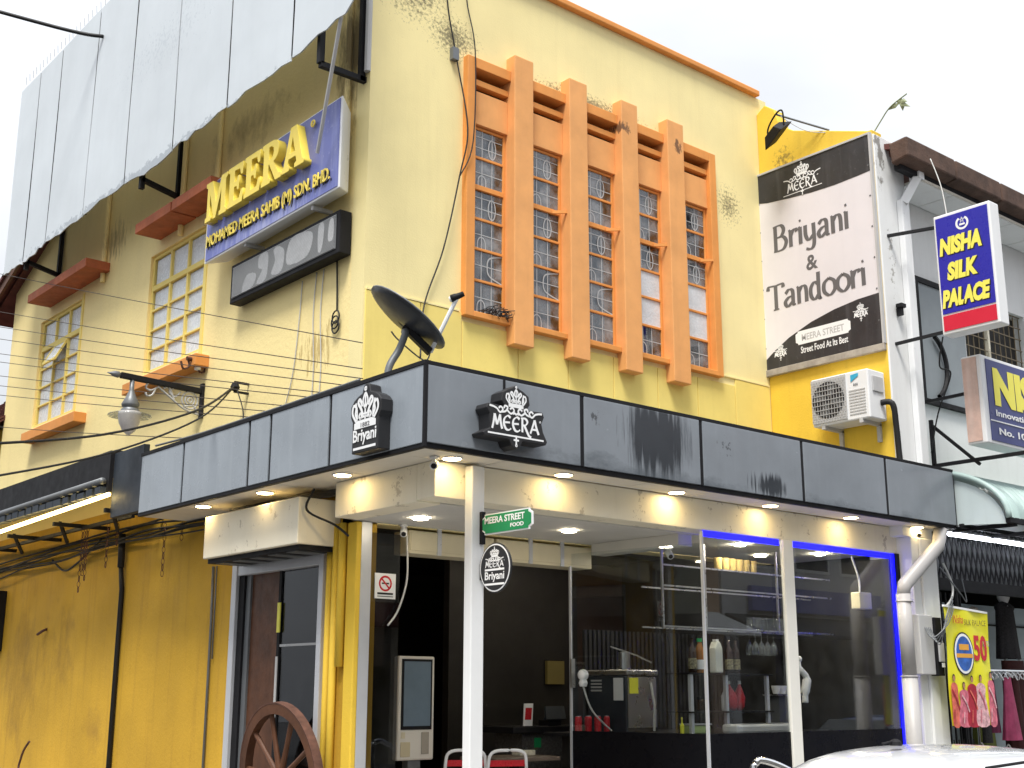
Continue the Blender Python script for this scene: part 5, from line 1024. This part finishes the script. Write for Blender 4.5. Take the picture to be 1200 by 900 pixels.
for k in range(14):
    for j in range(9): mb.bar((5.92 + k * .045, -1.40, .35 + j * .26), (5.965 + k * .045, -1.37, .48 + j * .26), .012)
mb.build('bars', m_black, gm)
po = thing('sale_poster', 'bright yellow sale poster with women in pink saris', 'poster', (5.98, -1.72, 1.4))
P0 = Vector((5.60, -1.72, 1.41)); pw, ph = .79, 1.12
mb = MB(); n = 12
for i in range(n + 1):
    for j in range(n + 1): mb.v.append(P0 + Vector((pw * i / n - .035 * (1 - j / n) * 0, .010 * math.sin(i * .9 + j * .5), ph * j / n - .04 * i / n * (j / n))))
for i in range(n):
    for j in range(n): mb.f.append((i * (n + 1) + j, (i + 1) * (n + 1) + j, (i + 1) * (n + 1) + j + 1, i * (n + 1) + j + 1))
sheet = mb.build('sheet', mat('yellow_poster_vinyl', (.80, .76, .03), .4, var=.06, scale=4), po, smooth=True)
Z = lambda a, b, d=0: (P0.x + a * pw, P0.y - .013 - d, P0.z + b * ph)
text('Nisha', m_can, po, Z(.18, .855), MY, UP, .17, .08, 0, .0004, shear=.2); text('SILK PALACE', mat('olive_print_2', (.25, .2, .03), .5), po, Z(.42, .845), MY, UP, .40, .055, 0, .0004)
m_ball = mat('blue_print', (.03, .12, .45), .4, var=.5, scale=12); ee = lambda a, b: [(a * math.cos(R(k * 12)), b * math.sin(R(k * 12))) for k in range(30)]
MB().prism(ee(.18, .205), Z(.36, .60, 0), MY, UP, .001).build('round_mark', m_print_k, po); MB().prism(ee(.165, .19), Z(.36, .60, .002), MY, UP, .001).build('round_mark', m_print_w, po); MB().prism(ee(.14, .165), Z(.36, .60, .004), MY, UP, .001).build('round_mark', m_ball, po)
m_orp = mat('orange_print', (.75, .36, .05), .5); MB().box(Z(.25, 0)[0], Z(.47, 0)[0], P0.y - .0195, P0.y - .019, P0.z + .63 * ph, P0.z + .68 * ph).build('orange_lettering', m_orp, po); MB().box(Z(.18, 0)[0], Z(.55, 0)[0], P0.y - .0195, P0.y - .019, P0.z + .565 * ph, P0.z + .60 * ph).build('orange_lettering', m_orp, po)
text('50', m_can, po, Z(.60, .54), MY, UP, .24, .25, .03, .0005); text('UP TO', m_blue, po, Z(.83, .67), MY, UP, .11, .05, 0, .0004)
sar = [mat('sari_pink', (.62, .16, .22), .6, var=.5, scale=20), mat('sari_red', (.38, .02, .04), .6, var=.3, scale=20), mat('sari_pale', (.72, .42, .45), .6, var=.5, scale=25), mat('sari_coral', (.65, .14, .10), .6, var=.4, scale=20)]
m_skin = mat('printed_skin', (.45, .22, .13), .6); m_hair = mat('printed_hair', (.015, .01, .01), .5)
for k, (u, hh, mm) in enumerate(((.08, .44, 3), (.29, .37, 0), (.48, .43, 1), (.68, .44, 2), (.92, .47, 0))):
    fig = [(-.11, 0), (.11, 0), (.095, .35), (.07, .55), (.085, .72), (.03, .8), (-.03, .8), (-.085, .72), (-.075, .55), (-.10, .35)]
    kk_ = hh * ph; MB().prism([(q.x, q.y * kk_) for q in smooth_pts([(min(.06, max(-.055, a)) if k in (0, 4) else a, b) for a, b in fig], 3, True)], Z(u, .0, .0005 * k), MY, UP, .0008).build('printed_figure', sar[mm], po)
    MB().prism([(.026 * a, .034 * b) for a, b in disc_pts(0, 0, 1, 12)[:-1]], (Z(u, 0)[0], P0.y - .0165 - .0005 * k, P0.z + kk_ * .90), MY, UP, .0008).build('printed_hair', m_hair, po); MB().prism([(.019 * a, .027 * b) for a, b in disc_pts(0, 0, 1, 12)[:-1]], (Z(u, 0)[0], P0.y - .0185 - .0005 * k, P0.z + kk_ * .885), MY, UP, .0008).build('printed_face', m_skin, po)
    ribbons([([(-.05, .68 * kk_), (.02, .5 * kk_), (.06, .3 * kk_)], .02), ([(-.03, .3 * kk_), (-.05, .05 * kk_)], .015)], sar[(mm + 2) % 4], po, (Z(u, 0)[0], P0.y - .0205 - .0005 * k, P0.z), MY, UP, name='printed_drape')
MB().bar(P0 + Vector((0, 0, ph)), P0 + Vector((pw, 0, ph - .04)), .02).build('top_batten', m_whitemetal, po)
mt = thing('meter_box', 'grey and black electric meter box on white pier', 'meter box', (5.55, -1.6, 1.88)); MB().box(5.33, 5.56, -1.62, -1.53, 1.88, 2.44).build('cabinet', m_ltgrey, mt, bevel=.008); MB().box(5.562, 5.68, -1.64, -1.56, 1.87, 2.42).build('meter_back', m_black, mt, bevel=.006); MB().box(5.58, 5.67, -1.66, -1.641, 2.0, 2.18).build('meter', m_ltgrey, mt, bevel=.006); MB().box(5.60, 5.65, -1.665, -1.661, 1.95, 1.99).build('tag', m_print_w, mt)
for k in range(4): cable('meter_wire', [(5.42 + .03 * k, -1.62, 2.32), (5.38 + .04 * k, -1.72, 2.22 - .02 * k), (5.55, -1.78, 2.34 + .03 * k), (5.75, -1.74, 2.50 + .04 * k)], .006, 'thin grey wire looping from the meter box to the poster', m_grey, 'wires at the meter box')
dp = thing('drain_pipe', 'grey white PVC drain pipe with slanted top on white pier', 'pipe', (5.1, -1.65, .15))
MB().tube([(5.10, -1.62, .15), (5.10, -1.62, 1.85)], .075, 16).build('lower_length', m_pipe, dp, smooth=True); MB().tube([(5.10, -1.62, 1.85), (5.09, -1.62, 2.62)], .068, 16).build('middle_length', m_pipe, dp, smooth=True)
MB().tube([(5.09, -1.62, 2.60), (5.12, -1.62, 2.70), (5.73, -1.64, 3.12), (5.80, -1.64, 3.29)], .066, 16).build('slanted_length', m_pipe, dp, smooth=True)
for z in (1.86, 2.55): MB().torus((5.10, -1.62, z), (0, 0, 1), .074, .008, 20, 5).build('collar', m_pipe, dp, smooth=True)
cable('grille_wire', [(6.2, -1.4, 3.0), (6.25, -1.45, 2.8), (6.15, -1.5, 2.65), (5.95, -1.55, 2.55)], .012, 'white and black cable hanging above the yellow poster', m_cabwhite)
cable('grille_wire', [(6.1, -1.42, 2.95), (6.3, -1.5, 2.7), (6.45, -1.48, 2.62), (6.5, -1.42, 2.85)], .007, 'thin looped wire hanging beside the shop post', m_grey)
struct(MB().box(6.65, 9.8, -.35, -.3, .2, 2.74).build('pale_shop_panel', mat('blue_grey_panel', (.42, .5, .53), .7, var=.15)))
MB().box(6.65, 9.8, -.37, -.355, 2.50, 2.52).build('shelf_line', m_black)
bpy.data.objects['shelf_line']['label'] = 'thin dark shelf rail along the clothes shop back panel'; bpy.data.objects['shelf_line']['category'] = 'rail'
def garment(x, y, z1, z0, w0, w1, m_g, label, mannequin=None):
    t = thing('garment', label, 'clothes', (x, y, z0), 'clothes on display'); n = 24; mb = MB(); R5 = random.Random(int(x * 100))
    ph_ = R5.uniform(0, 6); rows = 7
    for j in range(rows + 1):
        f_ = j / rows; w = w1 + (w0 - w1) * f_
        for k in range(n):
            a = 2 * math.pi * k / n; rr = w * (1 + .14 * (1 - f_) * math.sin(k * 2.6 + ph_)); mb.v.append(Vector((x + rr * math.cos(a), y + rr * .45 * math.sin(a), z0 + (z1 - z0) * f_)))
    for j in range(rows):
        for k in range(n): k2 = (k + 1) % n; mb.f.append((j * n + k, j * n + k2, (j + 1) * n + k2, (j + 1) * n + k))
    mb.build('folds', m_g, t, smooth=True)
    if mannequin:
        MB().lathe([(.05, 0), (.045, .06), (.07, .12), (.075, .18), (.05, .24), (.01, .26)], (x, y, z1 - .02), n=14).build('mannequin_head', mannequin, t, smooth=True)
        MB().tube([(x - w0 * .9, y, z1 - .02), (x, y, z1 + .03), (x + w0 * .9, y, z1 - .02)], .05, 10).build('shoulders', m_g, t, smooth=True)
    else: MB().tube(smooth_pts([(x - w0, y, z1), (x, y, z1 + .05), (x + w0, y, z1)], 4), .008, 6).build('hanger', m_print_w, t)
garment(7.72, -1.15, 1.88, 1.22, .06, .15, m_cloth_pink, 'pink pleated skirt hanging at the clothes rail')
garment(7.45, -1.1, 1.88, 1.3, .06, .10, m_cloth_mag, 'dark magenta top hanging left of the pink skirt'); garment(7.30, -1.1, 1.88, 1.2, .05, .08, m_cloth_dk, 'black garment hanging beside the poster edge'); garment(7.98, -1.1, 1.88, 1.2, .06, .1, m_cloth_or, 'maroon garment hanging right of the pink skirt')
garment(7.25, -1.05, 1.15, .6, .06, .1, m_cloth_pink, 'second pink garment on the low clothes rail'); garment(7.8, -1.05, 1.12, .5, .06, .14, m_cloth_mag, 'magenta dress on the low clothes rail')
garment(8.62, -.7, 2.70, 2.1, .16, .22, m_cloth_dk, 'patterned black blouse on a bust form', m_ltgrey); garment(8.66, -.72, 2.08, .9, .2, .25, m_cloth_or, 'long maroon skirt on the bust form')
garment(8.10, -.6, 2.45, 1.9, .11, .14, m_cloth_dk, 'black top on mannequin beside the shop post', mat('mannequin_tan', (.35, .3, .24), .5)); garment(8.1, -.6, 1.88, 1.0, .13, .2, mat('olive_fabric', (.14, .16, .03), .8, var=.3), 'olive trousers on the mannequin')
cr_ = thing('clothes_rail', 'chrome clothes rail with hangers before the clothes shop', 'rail', (7.6, -1.1, .15)); MB().tube([(7.1, -1.12, 1.95), (8.4, -1.12, 1.95)], .014, 8).build('bar', m_chrome, cr_); [MB().tube([(x, -1.12, .15), (x, -1.12, 1.95)], .014, 8).build('leg', m_chrome, cr_) for x in (7.1, 8.4)]
R6 = random.Random(9); 
for k in range(12): MB().tube(smooth_pts([(7.15 + k * .1, -1.2, 1.86 + R6.uniform(-.01, .02)), (7.18 + k * .1, -1.13, 1.93), (7.2 + k * .1, -1.08, 1.86)], 4), .008, 5).build('hanger', m_print_w, cr_)

# ------------------------------------------------------------------ security cameras
def cctv(c, d, label):
    t = thing('security_camera', label, 'camera', c, 'security cameras'); c = Vector(c); d = Vector(d).normalized()
    MB().lathe([(.03, 0), (.034, .01), (.03, .02)], c, (0, 0, -1), 12).build('mount', m_whitemetal, t); MB().tube([c, c + Vector((0, 0, -.04)) + d * .02], .012, 6).build('arm', m_whitemetal, t)
    MB().lathe([(.026, -.06), (.03, -.05), (.03, .05), (.024, .06)], c + Vector((0, 0, -.06)), d, 12).build('body', m_whitemetal, t, smooth=True); MB().lathe([(.02, .061), (.016, .066)], c + Vector((0, 0, -.06)), d, 12).build('lens', m_black, t)
cctv((-.33, -1.47, 3.30), (-.6, -.7, -.3), 'white bullet camera under the canopy corner'); cctv((2.6, -.95, 2.93), (-.5, -.7, -.4), 'white camera on the porch ceiling rib'); cctv((.42, -.06, 3.03), (-.5, -.7, -.4), 'white camera beside cream shutter box')
cctv((5.62, -1.5, 3.30), (-.7, -.6, -.3), 'dark lensed camera by the drain pipe top')
cable('porch_cable', [(.46, -.05, 2.95), (.47, -.05, 2.6), (.40, -.04, 2.35), (.30, -.04, 2.22)], .008, 'white cable curling down inside the left glass', m_cabwhite)
cable('shutter_cable', [(-.30, .15, 3.27), (-.36, .16, 3.1), (-.2, .0, 2.98), (-.08, -.02, 2.9)], .010, 'black cable drooping between shutter box and beam')
for k in range(4): cable('beam_cable', [(-.28, 1.6 - .1 * k, 3.26), (-.2, .6, 3.27 - .012 * k), (-.15, .0, 3.27 - .015 * k)], .010, 'black cable run above the door shutter box', grp='cables above the door')

# ------------------------------------------------------------------ rear house at the far left
rh = thing('rear_annex', 'yellow rear annex with red brown tiled lean-to roof', 'building', (0, 11, .15)); MB().box(.05, 5, 8.82, 14, .15, 5.2).build('wall', m_yel_deep, rh)
mb = MB()
for i in range(18):
    for j in range(22): x = -.25 + i * .17; mb.bar((x, 8.85 + j * .24, 5.15 + i * .14), (x + .24, 8.85 + j * .24, 5.15 + i * .14 + .16), .2, .035, (0, 0, 1))
stuff(mb.build('roof_tiles', m_tile, rh)); MB().prism([(-.3, 5.05), (3.2, 7.95), (3.2, 7.9), (-.3, 5.0)], (0, 14, 0), (1, 0, 0), (0, 0, 1), 5.1).build('roof_deck', m_wood, rh); MB().prism([(.05, 5.2), (3, 5.2), (3, 7.6)], (0, 14, 0), (1, 0, 0), (0, 0, 1), 5.0).build('gable', m_yel_deep, rh)

# ------------------------------------------------------------------ cars
def car(name, label, loc, rz, paint):
    t = thing(name, label, 'car', loc); t.rotation_euler.z = rz; ROOT[t.name] = Vector((0, 0, 0))
    # loft of the body shell along x (rear -2.1 .. front 2.1); section = half outline from sill over the roof to the centre
    S = [(-2.12, .55, .42, .62, .62, .5, .80), (-2.02, .74, .34, .80, .66, .66, .90), (-1.55, .80, .30, .84, .78, .66, 1.00), (-1.35, .80, .3, .84, .80, .62, 1.04), (-.82, .80, .30, .84, .83, .56, 1.33), (-.5, .81, .3, .845, .84, .565, 1.385), (.0, .81, .3, .845, .84, .575, 1.40), (.42, .81, .3, .845, .84, .57, 1.375),
         (.62, .81, .3, .845, .84, .57, 1.33), (1.15, .81, .3, .84, .83, .62, .98), (1.35, .80, .3, .83, .80, .60, .92), (1.85, .74, .32, .78, .70, .50, .80), (2.08, .60, .36, .64, .58, .45, .66)]
    mb = MB(); K = 11
    for x, w0, zl, w1, zm, w2, zr in S:
        h = [(w0, zl), (w1, (zl + zm) * .5), (w1, zm), ((w1 + w2) * .5, (zm + zr) * .5 + .01), (w2, zr - .035), (w2 * .5, zr)]
        full = h + [(0, zr + .012)] + [(-a, b) for a, b in reversed(h)]
        for a, b in full: mb.v.append(Vector((x, a, b)))
    n = 13
    for i in range(len(S) - 1):
        for k in range(n - 1): mb.f.append((i * n + k, i * n + k + 1, (i + 1) * n + k + 1, (i + 1) * n + k))
        mb.f.append((i * n + n - 1, i * n, (i + 1) * n, (i + 1) * n + n - 1))
    mb.f.append(tuple(range(n))); e = (len(S) - 1) * n; mb.f.append(tuple(range(e, e + n)))
    mb.build('body', paint, t, smooth=True, sub=2)
    gl_ = mat('car_glass', (.02, .024, .026), .06, spec=.7) if 'car_glass' not in bpy.data.materials else bpy.data.materials['car_glass']
    def quad(nm, pts, m=gl_, **k): return MB().add(pts + [tuple(Vector(p) * .985 + Vector((0, 0, .004))) for p in pts], [(0, 1, 2, 3), (7, 6, 5, 4), (0, 4, 5, 1), (1, 5, 6, 2), (2, 6, 7, 3), (3, 7, 4, 0)]).build(nm, m, t)
    quad('windscreen', [(.66, .52, 1.335), (.66, -.52, 1.335), (1.15, -.60, 1.02), (1.15, .60, 1.02)]); quad('rear_window', [(-.93, .50, 1.265), (-.93, -.50, 1.265), (-1.36, -.56, 1.045), (-1.36, .56, 1.045)])
    for s in (-1, 1):
        quad('side_window', [(-.78, s * .66, 1.25), (-.05, s * .665, 1.29), (-.05, s * .85, .93), (-.95, s * .845, .93)]); quad('side_window', [(.02, s * .665, 1.29), (.52, s * .66, 1.24), (.95, s * .845, .93), (.02, s * .85, .93)])
        MB().box(.92, 1.04, s * .86, s * 1.0, .93, 1.05).build('mirror', paint, t, bevel=.02); s < 0 and MB().tube([(-.62, s * .585, 1.315), (-.2, s * .60, 1.335), (.3, s * .60, 1.325), (.58, s * .585, 1.29)], .008, 6).build('roof_groove', m_black, t)
        for x in (-.25, .72): MB().box(x - .08, x + .08, s * .848, s * .868, .80, .83).build('door_handle', m_chrome, t, bevel=.005)
        MB().ball((1.98, s * .52, .63), .11, 12, (.6, 1.2, .6)).build('headlight', m_shop, t, smooth=True); MB().ball((-2.04, s * .58, .78), .11, 12, (.4, 1.0, .8)).build('tail_light', m_can, t, smooth=True)
        for x in (-1.28, 1.28):
            w = MB().lathe([(.17, -.09), (.28, -.1), (.31, -.06), (.31, .06), (.28, .1), (.17, .09)], (x, s * .76, .31), (0, 1, 0), 26).build('wheel', mat('tyre_rubber', (.02, .02, .02), .9) if 'tyre_rubber' not in bpy.data.materials else bpy.data.materials['tyre_rubber'], t, smooth=True); MB().lathe([(.0, -.085), (.18, -.092), (.2, -.08), (.2, .08), (.18, .092), (.0, .085)], (x, s * .76, .31), (0, 1, 0), 20).build('rim', m_steel, w)
    MB().lathe([(.035, 0), (.03, .02), (.012, .035)], (-.52, .0, 1.405), n=12).build('antenna_base', m_black, t); MB().tube([(-.52, 0, 1.43), (-.62, .02, 1.415)], .007, 6).build('antenna', m_black, t)
    return t
m_wcar = mat('white_car_paint', (.5, .51, .53), .18, var=.03, coat=.6, spec=.5, streak=.05, scol=(.5, .48, .44)); m_bcar = mat('blue_car_paint', (.03, .06, .18), .18, var=.03, coat=.6)
car('parked_car', 'silvery white car parked before the shop, only its roof in view', (1.32, -4.25, .02), R(0), m_wcar)
car('parked_car', 'dark blue car standing across the street, mirrored in the shop glass', (11.4, -5.6, 0), R(180), m_bcar)
hp = thing('steel_hoop', 'bent stainless steel hoop rail standing on the pavement edge', 'rail', (1.9, -2.4, .15)); MB().tube(smooth_pts([(1.83, -2.4, .15), (1.83, -2.4, 1.10), (1.86, -2.4, 1.22), (1.95, -2.42, 1.235), (2.15, -2.5, 1.15), (2.3, -2.55, 1.0), (2.32, -2.55, .15)], 6), .025, 10).build('tube', m_chrome, hp, smooth=True); [MB().lathe([(.05, 0), (.05, .01)], (x, y, .151), n=14).build('foot_plate', m_steel, hp) for x, y in ((1.83, -2.4), (2.32, -2.55))]

# ------------------------------------------------------------------ shophouses across the street (seen in the glass)
for k, (x0, cw, lab) in enumerate(((-12, (.6, .55, .42), 'beige shophouse opposite with brown awning'), (-4, (.35, .42, .36), 'grey green shophouse opposite with curved awning'), (4, (.66, .6, .45), 'cream shophouse opposite with red tiled awning'), (12, (.5, .35, .25), 'terracotta shophouse opposite with white signboard'), (20, (.55, .56, .58), 'pale grey shophouse opposite at the row end'))):
    t = thing('opposite_shophouse', lab, 'building', (x0, -16, .15)); mm = mat('opposite_paint', cw, .8, var=.1, streak=.15)
    MB().box(x0, x0 + 7.9, -24, -16, 3.4, 7.8).build('upper_wall', mm, t); MB().box(x0, x0 + .5, -24, -15.9, .15, 3.4).box(x0 + 7.4, x0 + 7.9, -24, -15.9, .15, 3.4).build('pier', mm, t); MB().box(x0 + .5, x0 + 7.4, -20, -19.8, .15, 3.4).build('shop_recess', m_dark, t)
    MB().prism([(-14.6, 3.2), (-16, 3.75), (-16, 3.65), (-14.6, 3.1)], (x0 + .1, 0, 0), (0, 1, 0), (0, 0, 1), 7.7).build('awning', (m_tile, m_awn, m_tile, m_white, m_navy)[k], t); MB().prism([(-15.4, 7.75), (-20, 9.8), (-24, 7.75)], (x0, 0, 0), (0, 1, 0), (0, 0, 1), 7.9).build('roof', m_tile, t)
    MB().box(x0 + 1, x0 + 6.9, -15.95, -15.8, 3.85, 4.5).build('signboard', (m_cream2, m_white, m_cream2, m_print_w, m_blue)[k], t)
    for j in range(3): w = MB().box(x0 + 1 + j * 2.1, x0 + 2.6 + j * 2.1, -16.02, -15.97, 5.0, 6.7).build('window', m_white, t); MB().box(x0 + 1.08 + j * 2.1, x0 + 2.52 + j * 2.1, -15.969, -15.96, 5.08, 6.62).build('pane', m_navy, w)

# ------------------------------------------------------------------ small leftovers
rs = random.Random(11); nest = MB()
for k in range(70):
    a = Vector((1.27 + rs.uniform(0, .26), -.06 + rs.uniform(-.05, .07), 4.985 + rs.uniform(0, .07))); d = Vector((rs.uniform(-1, 1), rs.uniform(-.6, .6), rs.uniform(-.4, .5))).normalized() * rs.uniform(.05, .12)
    nest.tube([a - d * .5, a + d * .5], .004, 4)
stuff(nest.build('twigs', m_print_k, thing('bird_nest', 'black twig nest on the sill of the first orange window', 'nest', (1.4, -.05, 4.985))))

# houses across the side street (they stand in the side door's reflection)
for k, (y0, cw, lab) in enumerate(((-3, (.34, .3, .25), 'brown shophouse across the side street'), (5, (.3, .33, .3), 'grey shophouse across the side street'), (13, (.4, .33, .24), 'tan shophouse across the side street'))):
    t = thing('lane_shophouse', lab, 'building', (-15, y0, .15)); mm = mat('lane_paint', cw, .8, var=.12, streak=.2)
    MB().box(-23, -15, y0, y0 + 7.9, 3.3, 7.6).build('upper_wall', mm, t); MB().box(-23, -14.9, y0, y0 + .5, .15, 3.3).build('pier', mm, t); MB().box(-18, -17.8, y0 + .5, y0 + 7.9, .15, 3.3).build('shop_recess', m_dark, t)
    MB().prism([(-13.8, 3.0), (-15, 3.5), (-15, 3.4), (-13.8, 2.9)], (0, y0 + 7.8, 0), (1, 0, 0), (0, 0, 1), 7.7).build('awning', (m_tile, m_navy, m_tile)[k], t); MB().prism([(-14.5, 7.55), (-19, 9.4), (-23, 7.55)], (0, y0 + 7.9, 0), (1, 0, 0), (0, 0, 1), 7.9).build('roof', m_tile, t)
    for j in range(3): w = MB().box(-15.02, -14.97, y0 + 1 + j * 2.2, y0 + 2.5 + j * 2.2, 4.8, 6.5).build('window', m_white, t); MB().box(-14.969, -14.96, y0 + 1.08 + j * 2.2, y0 + 2.42 + j * 2.2, 4.88, 6.42).build('pane', m_navy, w)
